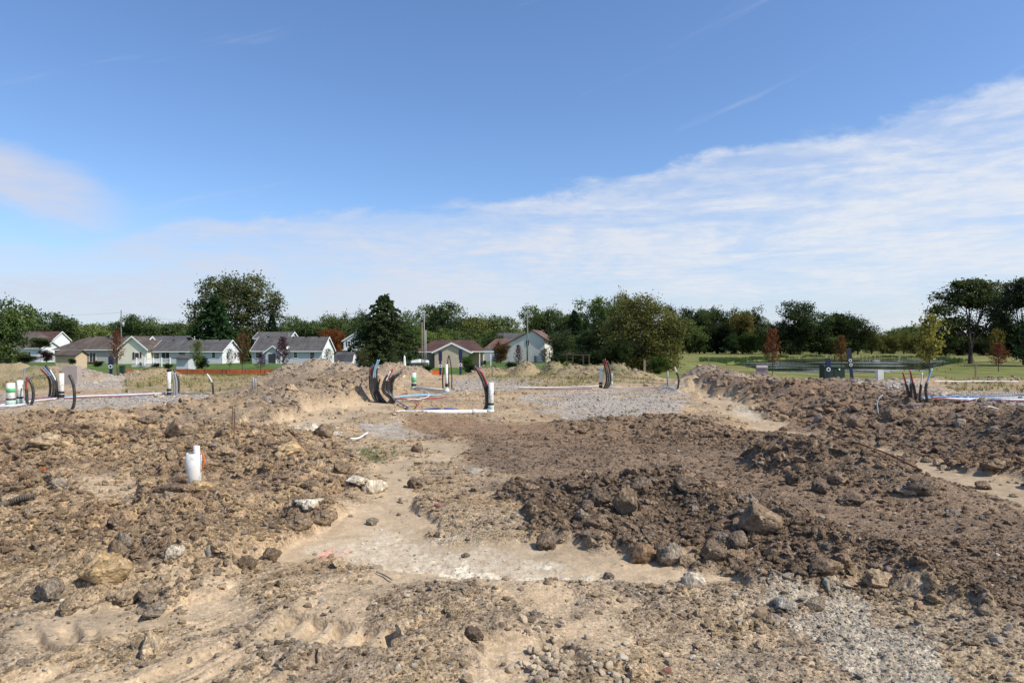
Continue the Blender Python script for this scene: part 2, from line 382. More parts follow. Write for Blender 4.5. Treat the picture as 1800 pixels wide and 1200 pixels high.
# ------------------------------------------------------------------ object helpers
def tag(o, label=None, cat=None, group=None, kind=None):
    if label: o['label'] = label
    if cat: o['category'] = cat
    if group: o['group'] = group
    if kind: o['kind'] = kind
    return o
def empty(name, loc, rz=0, label=None, cat=None, group=None):
    o = bpy.data.objects.new(name, None); col.objects.link(o); o.location = loc; o.rotation_euler = (0, 0, rz)
    o.empty_display_size = .2
    return tag(o, label, cat, group)
def npmesh(name, V, F, smooth=True):
    """V (n,3) array, F (m,k) array of one face size"""
    me = bpy.data.meshes.new(name); V = np.asarray(V, np.float32); F = np.asarray(F, np.int32)
    me.vertices.add(len(V)); me.vertices.foreach_set('co', V.ravel())
    k = F.shape[1]
    me.loops.add(F.size); me.loops.foreach_set('vertex_index', F.ravel())
    me.polygons.add(len(F)); me.polygons.foreach_set('loop_start', np.arange(0, F.size, k, dtype=np.int32))
    me.polygons.foreach_set('loop_total', np.full(len(F), k, np.int32))
    me.polygons.foreach_set('use_smooth', np.full(len(F), smooth))
    me.update(calc_edges=True)
    return me
def addcol(me, c, name='Col', alpha=None):
    a = me.attributes.new(name, 'FLOAT_COLOR', 'POINT')
    a.data.foreach_set('color', np.concatenate([np.clip(c, 0, 1), (np.ones((len(c), 1)) if alpha is None else alpha[:, None])], 1).astype(np.float32).ravel())
def link(name, me, mat=None, parent=None, loc=None, rz=None):
    o = bpy.data.objects.new(name, me); col.objects.link(o)
    if mat is not None: me.materials.clear(); me.materials.append(mat)
    if parent is not None: o.parent = parent
    if loc is not None: o.location = loc
    if rz is not None: o.rotation_euler = (0, 0, rz)
    return o
class MB:
    def __init__(s): s.v = []; s.f = []
    def add(s, vs, fs):
        b = len(s.v); s.v += [tuple(v) for v in vs]; s.f += [tuple(b + i for i in f) for f in fs]; return s
    def box(s, c, d, rz=0.0):
        x, y, z = c; a, b, h = d[0] / 2, d[1] / 2, d[2] / 2; cs, sn = math.cos(rz), math.sin(rz)
        P = [(sx * a, sy * b, sz * h) for sz in (-1, 1) for sx, sy in ((-1, -1), (1, -1), (1, 1), (-1, 1))]
        return s.add([(x + p[0] * cs - p[1] * sn, y + p[0] * sn + p[1] * cs, z + p[2]) for p in P],
              [(3, 2, 1, 0), (4, 5, 6, 7), (0, 1, 5, 4), (1, 2, 6, 5), (2, 3, 7, 6), (3, 0, 4, 7)])
    def tube(s, pts, r, n=8, cap=True, inner=None):
        pts = [Vector(p) for p in pts]; m = len(pts); rr = r if hasattr(r, '__len__') else [r] * m
        up = Vector((0.13, 0.21, 1)).normalized(); prev = None; rings = []
        for i, p in enumerate(pts):
            t = (pts[min(i + 1, m - 1)] - pts[max(i - 1, 0)]).normalized()
            if prev is None:
                a = t.cross(up)
                if a.length < .1: a = t.cross(Vector((1, 0, 0)))
                a.normalize()
            else: a = (prev - t * prev.dot(t)).normalized()
            prev = a; b = t.cross(a)
            rings.append([p + (a * math.cos(2 * math.pi * j / n) + b * math.sin(2 * math.pi * j / n)) * rr[i] for j in range(n)])
        vs = [v for ring in rings for v in ring]; fs = []
        for i in range(m - 1):
            for j in range(n):
                k = (j + 1) % n; fs.append((i * n + j, i * n + k, (i + 1) * n + k, (i + 1) * n + j))
        if cap:
            fs.append(tuple(range(n))[::-1])
            if inner:      # open pipe end: rim and a recessed bottom
                b = len(vs); t = (pts[-1] - pts[-2]).normalized()
                vs += [pts[-1] + (v - pts[-1]) * inner for v in rings[-1]] + [pts[-1] + (v - pts[-1]) * inner - t * rr[-1] * 1.5 for v in rings[-1]]
                o = (m - 1) * n
                for j in range(n):
                    k = (j + 1) % n
                    fs.append((o + j, o + k, b + k, b + j)); fs.append((b + j, b + k, b + n + k, b + n + j))
                fs.append(tuple(b + n + j for j in range(n)))
            else: fs.append(tuple((m - 1) * n + j for j in range(n)))
        return s.add(vs, fs)
    def lathe(s, prof, c=(0, 0, 0), n=16):
        vs = []; fs = []
        for r, z in prof:
            vs += [(c[0] + r * math.cos(2 * math.pi * j / n), c[1] + r * math.sin(2 * math.pi * j / n), c[2] + z) for j in range(n)]
        for i in range(len(prof) - 1):
            for j in range(n):
                k = (j + 1) % n; fs.append((i * n + j, i * n + k, (i + 1) * n + k, (i + 1) * n + j))
        fs.append(tuple(range(n))[::-1]); fs.append(tuple((len(prof) - 1) * n + j for j in range(n)))
        return s.add(vs, fs)
    def build(s, name, mat, parent=None, smooth=False, loc=None, rz=None):
        me = bpy.data.meshes.new(name); me.from_pydata(s.v, [], s.f); me.update()
        if smooth: me.polygons.foreach_set('use_smooth', [len(p.vertices) <= 4 for p in me.polygons])
        return link(name, me, mat, parent, loc, rz)
def spline(pts, n=8):
    pts = [Vector(p) for p in pts]; P = [2 * pts[0] - pts[1]] + pts + [2 * pts[-1] - pts[-2]]; out = []
    for i in range(1, len(P) - 2):
        for k in range(n):
            t = k / n; a, b, c, d = P[i - 1:i + 3]
            out.append(.5 * ((2 * b) + (c - a) * t + (2 * a - 5 * b + 4 * c - d) * t * t + (3 * b - a - 3 * c + d) * t ** 3))
    out.append(pts[-1]); return out

# ------------------------------------------------------------------ materials
def newmat(name):
    m = bpy.data.materials.new(name); m.use_nodes = True; nt = m.node_tree
    b = nt.nodes['Principled BSDF']; b.inputs['Roughness'].default_value = .9
    return m, nt, b, G(nt)
_mc = {}
def paint(name, c, rough=.6, var=.12, scale=3.0, bump=0.0, bscale=60, spec=.3, grime=0.0):
    if name in _mc: return _mc[name]
    m, nt, b, g = newmat(name); tc = N(nt, 'ShaderNodeTexCoord').outputs['Object']
    n = g.noise(tc, scale, 5, .6)
    f = g.mr(n, .3, .7, 1 - var, 1 + var)
    colr = g.mix(1.0, tuple(c), f, 'MULTIPLY')
    if grime:
        n2 = g.noise(tc, scale * 3.3, 6, .7)
        colr = g.mix(g.m('MULTIPLY', g.mr(n2, .48, .72), grime), colr, (.25, .18, .11))
    nt.links.new(colr, b.inputs['Base Color'])
    b.inputs['Roughness'].default_value = rough; b.inputs['Specular IOR Level'].default_value = spec
    if bump:
        bp = N(nt, 'ShaderNodeBump', ins={'Strength': bump, 'Distance': .01}); nt.links.new(g.noise(tc, bscale, 4), bp.inputs['Height']); nt.links.new(bp.outputs[0], b.inputs['Normal'])
    _mc[name] = m; return m
def siding(name, c):
    if name in _mc: return _mc[name]
    m, nt, b, g = newmat(name); tc = N(nt, 'ShaderNodeTexCoord').outputs['Object']
    sp = N(nt, 'ShaderNodeSeparateXYZ'); nt.links.new(tc, sp.inputs[0])
    fr = g.m('FRACT', g.m('MULTIPLY', sp.outputs[2], 4.5))
    line = g.mr(fr, .0, .16, .80, 1.0)
    n = g.noise(tc, .8, 5, .6)
    colr = g.mix(1.0, tuple(c), g.m('MULTIPLY', line, g.mr(n, .3, .7, .93, 1.05)), 'MULTIPLY')
    nt.links.new(colr, b.inputs['Base Color']); b.inputs['Roughness'].default_value = .75
    bp = N(nt, 'ShaderNodeBump', ins={'Strength': .6, 'Distance': .02}); nt.links.new(fr, bp.inputs['Height']); nt.links.new(bp.outputs[0], b.inputs['Normal'])
    _mc[name] = m; return m
def shingle(name, c):
    if name in _mc: return _mc[name]
    m, nt, b, g = newmat(name); tc = N(nt, 'ShaderNodeTexCoord').outputs['Object']
    n = g.noise(tc, .55, 5, .6); n2 = g.noise(tc, 9, 3, .7)
    st = N(nt, 'ShaderNodeMapping'); st.inputs['Scale'].default_value = (1.6, .25, .25); nt.links.new(tc, st.inputs[0])
    n3 = g.noise(st.outputs[0], 1.2, 4, .6)
    f = g.m('MULTIPLY', g.m('MULTIPLY', g.mr(n, .3, .7, .78, 1.2), g.mr(n2, .3, .7, .75, 1.25)), g.mr(n3, .35, .7, .75, 1.1))
    nt.links.new(g.mix(1.0, tuple(c), f, 'MULTIPLY'), b.inputs['Base Color']); b.inputs['Roughness'].default_value = .95
    bp = N(nt, 'ShaderNodeBump', ins={'Strength': .5, 'Distance': .02}); nt.links.new(n2, bp.inputs['Height']); nt.links.new(bp.outputs[0], b.inputs['Normal'])
    _mc[name] = m; return m
def leafmat(name, trans=.34):
    m, nt, b, g = newmat(name)
    oi = N(nt, 'ShaderNodeObjectInfo'); ge = N(nt, 'ShaderNodeNewGeometry')
    tc = N(nt, 'ShaderNodeTexCoord').outputs['Object']
    n = g.noise(tc, 3.0, 3, .6) if name != 'leaf_small' else g.noise(tc, 2.0, 3, .6)
    isl = ge.outputs['Random Per Island']
    f = g.m('MULTIPLY', g.mr(isl, 0, 1, .55, 1.5, smooth=False), g.mr(n, .3, .7, .65, 1.35))
    c = g.mix(1.0, oi.outputs['Color'], f, 'MULTIPLY')
    at = N(nt, 'ShaderNodeAttribute'); at.attribute_name = 'Alt'
    c = g.mix(g.m('MULTIPLY', at.outputs['Fac'], .9), c, at.outputs['Color'])
    nt.links.new(c, b.inputs['Base Color']); b.inputs['Roughness'].default_value = .75; b.inputs['Specular IOR Level'].default_value = .08
    tr = N(nt, 'ShaderNodeBsdfTranslucent'); mx = N(nt, 'ShaderNodeMixShader', ins={0: trans})
    nt.links.new(g.mix(1.0, c, (1.3, 1.35, .6), 'MULTIPLY'), tr.inputs[0])
    nt.links.new(b.outputs[0], mx.inputs[1]); nt.links.new(tr.outputs[0], mx.inputs[2])
    nt.links.new(mx.outputs[0], nt.nodes['Material Output'].inputs[0])
    return m
def soil(name, src):
    """src: 'vertex' colour of the sheet, 'instancer' tint of scattered lumps, 'object' colour of single clods"""
    m, nt, b, g = newmat(name)
    if src == 'vertex':
        at = N(nt, 'ShaderNodeAttribute'); at.attribute_name = 'Col'; base = at.outputs['Color']
        geo = N(nt, 'ShaderNodeNewGeometry').outputs['Position']; sc = 1.0
    else:
        geo = N(nt, 'ShaderNodeTexCoord').outputs['Object']; sc = .09
        if src == 'instancer':
            at = N(nt, 'ShaderNodeAttribute'); at.attribute_type = 'INSTANCER'; at.attribute_name = 'tint'; base = at.outputs['Color']
        else: base = N(nt, 'ShaderNodeObjectInfo').outputs['Color']
    n1 = g.noise(geo, 7 * sc, 6, .65); n2 = g.noise(geo, 42 * sc, 5, .7)
    vor = N(nt, 'ShaderNodeTexVoronoi'); nt.links.new(geo, vor.inputs['Vector']); vor.inputs['Scale'].default_value = 55 * sc * (1 if src == 'vertex' else 1.0)
    sp = N(nt, 'ShaderNodeSeparateXYZ'); nt.links.new(vor.outputs['Color'], sp.inputs[0])
    grit = g.mr(sp.outputs[0], 0, 1, .72, 1.28, smooth=False); gm = at.outputs['Alpha'] if src == 'vertex' else 1.0
    f = g.m('MULTIPLY', g.m('MULTIPLY', g.mr(n1, .3, .7, .80, 1.22), g.mr(n2, .28, .72, .66, 1.36)), grit)
    c = g.mix(gm, base, g.mix(1.0, base, f, 'MULTIPLY'))
    # scattered pale and dark grit
    c = g.mix(g.m('MULTIPLY', g.m('MULTIPLY', g.mr(sp.outputs[1], .95, .97), gm), .4), c, (.56, .50, .42))
    c = g.mix(g.m('MULTIPLY', g.m('MULTIPLY', g.mr(sp.outputs[2], .90, .93), gm), .45), c, (.11, .085, .065))
    nt.links.new(c, b.inputs['Base Color']); b.inputs['Roughness'].default_value = .97; b.inputs['Specular IOR Level'].default_value = .1
    h = g.m('ADD', g.m('MULTIPLY', n2, .8), g.m('ADD', g.m('MULTIPLY', vor.outputs['Distance'], -.35), g.m('MULTIPLY', n1, .8)))
    bp = N(nt, 'ShaderNodeBump', ins={'Strength': 1.0, 'Distance': .03 if src == 'vertex' else .03})
    if src == 'vertex': nt.links.new(g.m('MULTIPLY', gm, 1.0), bp.inputs['Strength'])
    nt.links.new(h, bp.inputs['Height']); nt.links.new(bp.outputs[0], b.inputs['Normal'])
    return m
M_ground = soil('bare_soil', 'vertex'); M_clodi = soil('loose_soil', 'instancer'); M_clodo = soil('clod_soil', 'object')
def stonemat(name, src):
    m, nt, b, g = newmat(name); geo = N(nt, 'ShaderNodeTexCoord').outputs['Object']
    if src == 'instancer':
        at = N(nt, 'ShaderNodeAttribute'); at.attribute_type = 'INSTANCER'; at.attribute_name = 'tint'; base = at.outputs['Color']
    else: base = N(nt, 'ShaderNodeObjectInfo').outputs['Color']
    n1 = g.noise(geo, 1.6, 6, .65); n2 = g.noise(geo, 9, 4, .7)
    c = g.mix(1.0, base, g.m('MULTIPLY', g.mr(n1, .3, .7, .78, 1.18), g.mr(n2, .3, .7, .82, 1.15)), 'MULTIPLY')
    c = g.mix(g.m('MULTIPLY', g.mr(n1, .55, .7), .4), c, (.30, .22, .14))
    nt.links.new(c, b.inputs['Base Color']); b.inputs['Roughness'].default_value = .9; b.inputs['Specular IOR Level'].default_value = .2
    bp = N(nt, 'ShaderNodeBump', ins={'Strength': .6, 'Distance': .03}); nt.links.new(n2, bp.inputs['Height']); nt.links.new(bp.outputs[0], b.inputs['Normal'])
    return m
M_stonei = stonemat('loose_stone', 'instancer'); M_stoneo = stonemat('stone', 'object')
def lawnmat():
    m, nt, b, g = newmat('lawn_grass'); at = N(nt, 'ShaderNodeAttribute'); at.attribute_name = 'Col'
    geo = N(nt, 'ShaderNodeNewGeometry').outputs['Position']
    st = N(nt, 'ShaderNodeMapping'); st.inputs['Scale'].default_value = (1, .22, 1); nt.links.new(geo, st.inputs[0])
    n1 = g.noise(st.outputs[0], .35, 5, .6); n2 = g.noise(st.outputs[0], 2.2, 4, .7)
    c = g.mix(1.0, at.outputs['Color'], g.m('MULTIPLY', g.mr(n1, .3, .7, .75, 1.25), g.mr(n2, .3, .7, .75, 1.3)), 'MULTIPLY')
    nt.links.new(c, b.inputs['Base Color']); b.inputs['Roughness'].default_value = .95; b.inputs['Specular IOR Level'].default_value = .05
    bp = N(nt, 'ShaderNodeBump', ins={'Strength': .5, 'Distance': .06}); nt.links.new(n2, bp.inputs['Height']); nt.links.new(bp.outputs[0], b.inputs['Normal'])
    return m
M_lawn = lawnmat()

# ------------------------------------------------------------------ the ground: one polar sheet
def lawncol(X, Y, r):
    az = np.degrees(np.arctan2(X, np.maximum(Y, .01)))
    w = sstep(6, 10, az)[:, None]; n = fbm(X * .05, Y * .02, 60, 4)[:, None]
    left = C(.075, .115, .032) + n * C(.02, .03, .01)
    right = C(.165, .165, .055) + (n - .5) * C(.06, .03, .02)
    return left + (right - left) * w
def build_ground(fast=1.0):
    NT = int(1120 * fast)
    th = np.radians(np.linspace(-50, 50, NT))
    v1 = np.linspace(1500, 700, int(650 * fast)); rr = 1920 / (v1 - HZ)
    rr = np.concatenate([rr, np.geomspace(rr[-1], 95, int(175 * fast))[1:], np.geomspace(95, 3500, int(60))[1:]])
    def sheet(th, rr, wrap):
        T, Rr = np.meshgrid(th, rr); X = (np.sin(T) * Rr).ravel(); Y = (np.cos(T) * Rr).ravel()
        z = zones(X, Y); H = height(X, Y, z)
        r = np.hypot(X, Y)
        cc = colour(X, Y, z); cc = np.concatenate([cc, (1 - .72 * np.clip(np.maximum(z['smooth'], z['bare'] * .6), 0, 1))[:, None]], 1); lc = lawncol(X, Y, r)
        V = np.stack([X, Y, H], 1); nr, nc = len(rr), len(th)
        i = np.arange(nr - 1)[:, None] * nc + np.arange(nc - 1)[None]; i = i.ravel()
        F = np.stack([i, i + 1, i + nc + 1, i + nc], 1)[:, ::-1]
        lw = z['lawn'][F].mean(1) > .5
        return V, F, cc, lc, lw
    a = sheet(th, rr, False)
    th2 = np.radians(np.linspace(50, 310, 110)); r2 = np.concatenate([np.linspace(.5, 12, 40), np.geomspace(12.5, 3500, 60)])
    b = sheet(th2, r2, True)
    # small cap under the camera
    th3 = np.radians(np.linspace(-50, 50, 60)); r3 = np.linspace(.5, rr[0], 12); c3 = sheet(th3, r3, False)
    c0 = sheet(np.radians(np.linspace(0, 360, 40)), np.linspace(0.001, .5, 3), False)
    def merge(lst, sel):
        Vs, Fs, Cs = [], [], []; o = 0
        for V, F, cc, lc, lw in lst:
            f = F[lw == sel]
            used = np.unique(f); mp = np.full(len(V), -1); mp[used] = np.arange(len(used))
            Vs.append(V[used]); Fs.append(mp[f] + o); Cs.append((np.concatenate([lc, np.ones((len(lc), 1))], 1) if sel else cc)[used]); o += len(used)
        return np.concatenate(Vs), np.concatenate(Fs), np.concatenate(Cs)
    Vd, Fd, Cd = merge([a, b, c3, c0], False); Vl, Fl, Cl = merge([a, b], True)
    me = npmesh('ground', Vd, Fd); addcol(me, Cd[:, :3], alpha=Cd[:, 3]); g = tag(link('ground', me, M_ground), kind='structure')
    me = npmesh('lawn', Vl, Fl); addcol(me, Cl[:, :3]); l = tag(link('lawn', me, M_lawn), kind='structure')
    return g, l
import os, time
QUICK = 1.0
ground, lawn = build_ground(QUICK)
def gz(x, y):
    X = np.array([float(x)]); Y = np.array([float(y)]); return float(height(X, Y)[0])
def gzs(X, Y): return height(np.asarray(X, float), np.asarray(Y, float))

def watermat():
    m, nt, b, g = newmat('pond_water'); b.inputs['Base Color'].default_value = (.075, .085, .045, 1); b.inputs['Roughness'].default_value = .09
    b.inputs['Specular IOR Level'].default_value = .6
    geo = N(nt, 'ShaderNodeNewGeometry').outputs['Position']
    n = g.noise(geo, .9, 4, .6); w = g.noise(geo, .045, 3, .6)
    bp = N(nt, 'ShaderNodeBump', ins={'Distance': .012}); nt.links.new(n, bp.inputs['Height'])
    nt.links.new(g.m('MULTIPLY', g.mr(w, .52, .60), .35), bp.inputs['Strength']); nt.links.new(bp.outputs[0], b.inputs['Normal'])
    nt.links.new(g.mr(w, .5, .6, .05, .2), b.inputs['Roughness'])
    return m
_mb = MB(); _mb.add([(x * 1.0, y * 1.0, -1.75) for x, y in [(60 * .5, 70), (140, 70), (190, 290), (40, 290)]], [(0, 1, 2, 3)])
pond = tag(_mb.build('pond_water', watermat()), kind='structure')

# ------------------------------------------------------------------ clods, stones and rubble
def lump(seed, sub=2, facets=5, rough=.3, flat=.8, name='clod', fine=0.0):
    bm = bmesh.new(); bmesh.ops.create_icosphere(bm, subdivisions=sub, radius=1.0)
    rs = random.Random(seed); off = Vector((rs.uniform(-50, 50), rs.uniform(-50, 50), rs.uniform(-50, 50)))
    pl = [(Vector((rs.gauss(0, 1), rs.gauss(0, 1), rs.gauss(0, 1))).normalized(), rs.uniform(.55, .85)) for _ in range(facets)]
    sc = Vector((rs.uniform(.8, 1.2), rs.uniform(.75, 1.1), flat * rs.uniform(.85, 1.1)))
    for v in bm.verts:
        p = v.co.copy()
        p = p * (1 + rough * mnoise.noise(p * 1.2 + off) + rough * .55 * mnoise.noise(p * 2.7 + off) + fine * mnoise.noise(p * 6 + off) + fine * .7 * abs(mnoise.noise(p * 13 + off)))
        for n, c in pl:
            d = p.dot(n)
            if d > c: p -= n * (d - c) * .85
        v.co = Vector((p.x * sc.x, p.y * sc.y, p.z * sc.z))
    me = bpy.data.meshes.new(name); bm.to_mesh(me); bm.free()
    me.polygons.foreach_set('use_smooth', [sub > 3] * len(me.polygons)); me.update()
    return me
def proto_coll(name, meshes, mat):
    c = bpy.data.collections.new(name); c.use_fake_user = True
    for i, me in enumerate(meshes):
        me.materials.append(mat); o = bpy.data.objects.new('%s_%02d' % (name, i), me); c.objects.link(o)
    return c
clod_lo = [lump(100 + i, 2 if i < 4 else 1, 4, .55, .72, fine=.12) for i in range(8)]
clod_hi = [lump(200 + i, 3, 8, .6, .8, fine=.34) for i in range(10)]
stone_lo = [lump(300 + i, 1 if i > 2 else 2, 8, .25, .62, name='stone') for i in range(7)]
COLL_CLOD = proto_coll('clod_kinds', clod_lo, M_clodi)
COLL_STONE = proto_coll('stone_kinds', stone_lo, M_stonei)
def scatter(name, P, S, Rt, I, tint, coll, label=None, cat=None, parent=None):
    """one stuff object: a cloud of points that geometry nodes turn into instances"""
    me = bpy.data.meshes.new(name); n = len(P); me.vertices.add(n); me.vertices.foreach_set('co', np.asarray(P, np.float32).ravel())
    a = me.attributes.new('size', 'FLOAT_VECTOR', 'POINT'); a.data.foreach_set('vector', np.asarray(S, np.float32).ravel())
    a = me.attributes.new('turn', 'FLOAT_VECTOR', 'POINT'); a.data.foreach_set('vector', np.asarray(Rt, np.float32).ravel())
    a = me.attributes.new('pick', 'INT', 'POINT'); a.data.foreach_set('value', np.asarray(I, np.int32))
    a = me.attributes.new('tint', 'FLOAT_VECTOR', 'POINT'); a.data.foreach_set('vector', np.clip(tint, 0, 1).astype(np.float32).ravel())
    me.update(); o = link(name, me, None, parent)
    ng = bpy.data.node_groups.new(name, 'GeometryNodeTree')
    ng.interface.new_socket('Geometry', in_out='INPUT', socket_type='NodeSocketGeometry'); ng.interface.new_socket('Geometry', in_out='OUTPUT', socket_type='NodeSocketGeometry')
    gi = ng.nodes.new('NodeGroupInput'); go = ng.nodes.new('NodeGroupOutput')
    ip = ng.nodes.new('GeometryNodeInstanceOnPoints'); ci = ng.nodes.new('GeometryNodeCollectionInfo')
    ci.inputs['Collection'].default_value = coll; ci.inputs['Separate Children'].default_value = True; ci.inputs['Reset Children'].default_value = True
    def at(nm, ty):
        k = ng.nodes.new('GeometryNodeInputNamedAttribute'); k.data_type = ty; k.inputs['Name'].default_value = nm; return k.outputs['Attribute']
    L = ng.links
    L.new(gi.outputs[0], ip.inputs['Points']); L.new(ci.outputs[0], ip.inputs['Instance']); ip.inputs['Pick Instance'].default_value = True
    L.new(at('pick', 'INT'), ip.inputs['Instance Index']); L.new(at('turn', 'FLOAT_VECTOR'), ip.inputs['Rotation']); L.new(at('size', 'FLOAT_VECTOR'), ip.inputs['Scale'])
    L.new(ip.outputs[0], go.inputs[0])
    md = o.modifiers.new('scatter', 'NODES'); md.node_group = ng
    return tag(o, label, cat, None, 'stuff')
def sample_polar(n, d0, d1, half=44, power=1.0):
    """points in the viewed wedge, evenly spread over the ground when power = 1"""
    u = rng.random(n); r = np.sqrt(d0 * d0 + (d1 * d1 - d0 * d0) * u ** power); t = np.radians(rng.uniform(-half, half, n))
    return np.sin(t) * r, np.cos(t) * r
def clodset(n, d0, d1, smin, smax, alpha, dens, power=1.0):
    X, Y = sample_polar(n, d0, d1, power=power); z = zones(X, Y); p = dens(z)
    k = rng.random(n) < p; X, Y = X[k], Y[k]; z = {a: b[k] for a, b in z.items()}
    u = rng.random(len(X)); s = (smin ** -alpha + u * (smax ** -alpha - smin ** -alpha)) ** (-1 / alpha)
    return X, Y, z, s
cd = lambda z: np.clip(z['rough'] * 1.1 * (1 - z['gravel']) * (1 - z['white'] * .9) * (1 - .78 * z['dark'] * (1 - z['edge'])), 0, 1) * (1 - z['lawn']) + .015
cd2 = lambda z: np.clip(z['rough'] * 1.2 + .10 * z['dark'] + .12 * z['fore'] + .03, 0, 1) * (1 - z['gravel']) * (1 - .93 * z['smooth']) * (1 - .8 * z['bare']) * (1 - .8 * z['white']) * (1 - z['lawn'])
parts = [clodset(70000, 2.6, 7, .005, .03, 1.8, cd2), clodset(60000, 5, 13, .010, .045, 2.0, cd2), clodset(16000, 2.6, 14, .018, .085, 2.2, cd), clodset(30000, 7, 24, .022, .10, 2.4, cd),
         clodset(34000, 16, 64, .05, .20, 2.3, lambda z: np.clip(z['rough'] * .3 + z['fheap'] * .9 + z['rheap'] * .6, 0, 1) * (1 - z['lawn'])),
         clodset(5000, 3, 11, .03, .11, 2.0, lambda z: z['edge']), clodset(2600, 3.3, 13, .035, .12, 1.8, lambda z: z['left'] * sstep(.3, .8, z['patch']) * (1 - z['smooth'])), clodset(1500, 11, 24, .06, .16, 1.9, lambda z: np.maximum(z['midl'], z['rheap']) * sstep(.3, .8, z['patch'])), clodset(2600, 7, 26, .06, .17, 2.2, lambda z: np.maximum(z['edge'], z['rheap'] * .7))]
X = np.concatenate([p[0] for p in parts]); Y = np.concatenate([p[1] for p in parts]); S = np.concatenate([p[3] for p in parts])
Z = {k: np.concatenate([p[2][k] for p in parts]) for k in parts[0][2]}
tint = colour(X, Y, Z)
lightness = rng.uniform(.80, 1.28, len(X))[:, None]; tint = tint * lightness
ghost = rng.random(len(X)) < .06; tint[ghost] = tint[ghost] * .4 + np.array([.30, .26, .22]) * .6
H = height(X, Y, Z)
# the 300 that show largest are pieces of their own
app = S / np.hypot(X, Y); order = np.argsort(-app); big, rest = order[:300], order[300:]
def euler(n): return np.stack([rng.uniform(-.5, .5, n), rng.uniform(-.5, .5, n), rng.uniform(0, 6.28, n)], 1)
for me in clod_hi: me.materials.append(M_clodo)
for i in big:
    o = link('clod', clod_hi[int(rng.integers(0, 10))], None, ground)
    s = S[i] * .95; o.scale = (s, s * rng.uniform(.8, 1.1), s * rng.uniform(.7, 1)); o.rotation_euler = tuple(euler(1)[0]); o.location = (X[i], Y[i], H[i] + s * .10)
    o.color = (*tint[i], 1)
Sr = S[rest]; sc3 = np.stack([Sr, Sr * rng.uniform(.7, 1.1, len(rest)), Sr * rng.uniform(.6, 1.0, len(rest))], 1)
scatter('clods', np.stack([X[rest], Y[rest], H[rest] + Sr * .15], 1), sc3, euler(len(rest)), rng.integers(0, 8, len(rest)), tint[rest], COLL_CLOD, parent=ground)

# pebbles, white stones, gravel beds, crushed lime
def stonecols(n):
    base = np.array([[.52, .45, .35], [.38, .335, .28], [.24, .21, .18], [.60, .53, .42], [.42, .32, .21], [.30, .19, .13]])
    return base[rng.choice(6, n, p=[.27, .26, .17, .15, .1, .05])] * rng.uniform(.8, 1.15, n)[:, None]
sets = []
def stoneset(n, d0, d1, smin, smax, alpha, dens, power=1.0, half=44):
    X, Y = sample_polar(n, d0, d1, half, power); z = zones(X, Y); k = rng.random(n) < dens(z); X, Y = X[k], Y[k]
    z = {a: b[k] for a, b in z.items()}
    u = rng.random(len(X)); s = (smin ** -alpha + u * (smax ** -alpha - smin ** -alpha)) ** (-1 / alpha)
    return X, Y, z, s
foredens = lambda z: np.clip(.06 + .5 * z['fore'] + .12 * z['left'] + .2 * z['dark'] + .25 * z['edge'], 0, 1) * (1 - .75 * z['smooth']) * (1 - .5 * z['bare'])
a1 = stoneset(22000, 2.6, 8, .004, .03, 2.2, foredens)
a2 = stoneset(9000, 8, 26, .012, .05, 2.4, lambda z: np.clip(.1 + .25 * z['rheap'] + .25 * z['midl'], 0, 1) * (1 - z['smooth']))
Xa, Ya = np.concatenate([a1[0], a2[0]]), np.concatenate([a1[1], a2[1]]); Sa = np.concatenate([a1[3], a2[3]]); Ha = gzs(Xa, Ya); Ca = stonecols(len(Xa))
a3 = stoneset(60000, 14, 42, .022, .05, 3, lambda z: z['gravel'], .9)
Xg, Yg, Sg = a3[0], a3[1], a3[3]; Hg = height(Xg, Yg, a3[2]); Cg = stonecols(len(Xg)) * .85 + .06
a4 = stoneset(90000, 2.6, 7.5, .005, .018, 3, lambda z: z['white'] * (.22 + .78 * (z['U'] > 1300)))
Xw, Yw, Sw = a4[0], a4[1], a4[3]; Hw = height(Xw, Yw, a4[2]); Cw = np.where((a4[2]['U'] > 1250)[:, None], np.array([.55, .475, .36]), np.array([.70, .62, .48])) * rng.uniform(.6, 1.2, (len(Xw), 1))
# singled-out stones of the near foreground, and the heap of white stones at the lower edge
nb = 140
cu = np.concatenate([rng.normal(972, 26, 110), rng.normal(1105, 45, 30)]); cv = np.concatenate([rng.normal(1180, 26, 110), rng.normal(1185, 20, 30)])
bx = np.array([W(u, v) for u, v in zip(cu, np.maximum(cv, 1080))]); bs = rng.uniform(.012, .038, nb); bh = gzs(bx[:, 0], bx[:, 1])
pile = np.concatenate([np.exp(-((cu[:110] - 972) / 30) ** 2) * .045 * rng.random(110), np.zeros(30)])
for me in stone_lo[:3]: pass
stone_o = [lump(340 + i, 2, 12, .2, .72, name='stone') for i in range(6)]
for me in stone_o: me.materials.append(M_stoneo)
def single_stone(x, y, h, s, c):
    o = link('stone', stone_o[int(rng.integers(0, 6))], None, ground); o.scale = (s, s * rng.uniform(.65, 1), s * rng.uniform(.7, 1)); o.rotation_euler = tuple(euler(1)[0]); o.location = (x, y, h + s * .35); o.color = (*np.clip(c, 0, 1), 1)
for i in range(nb): single_stone(bx[i, 0], bx[i, 1], bh[i] + pile[i], bs[i], np.array([.66, .52, .36]) * rng.uniform(.6, 1.1))
app = Sa / np.hypot(Xa, Ya); order = np.argsort(-app); bigs, rests = order[:155], order[155:]
for i in bigs: single_stone(Xa[i], Ya[i], Ha[i], Sa[i], Ca[i])
def flat3(s): return np.stack([s, s * rng.uniform(.7, 1.1, len(s)), s * rng.uniform(.6, 1.0, len(s))], 1)
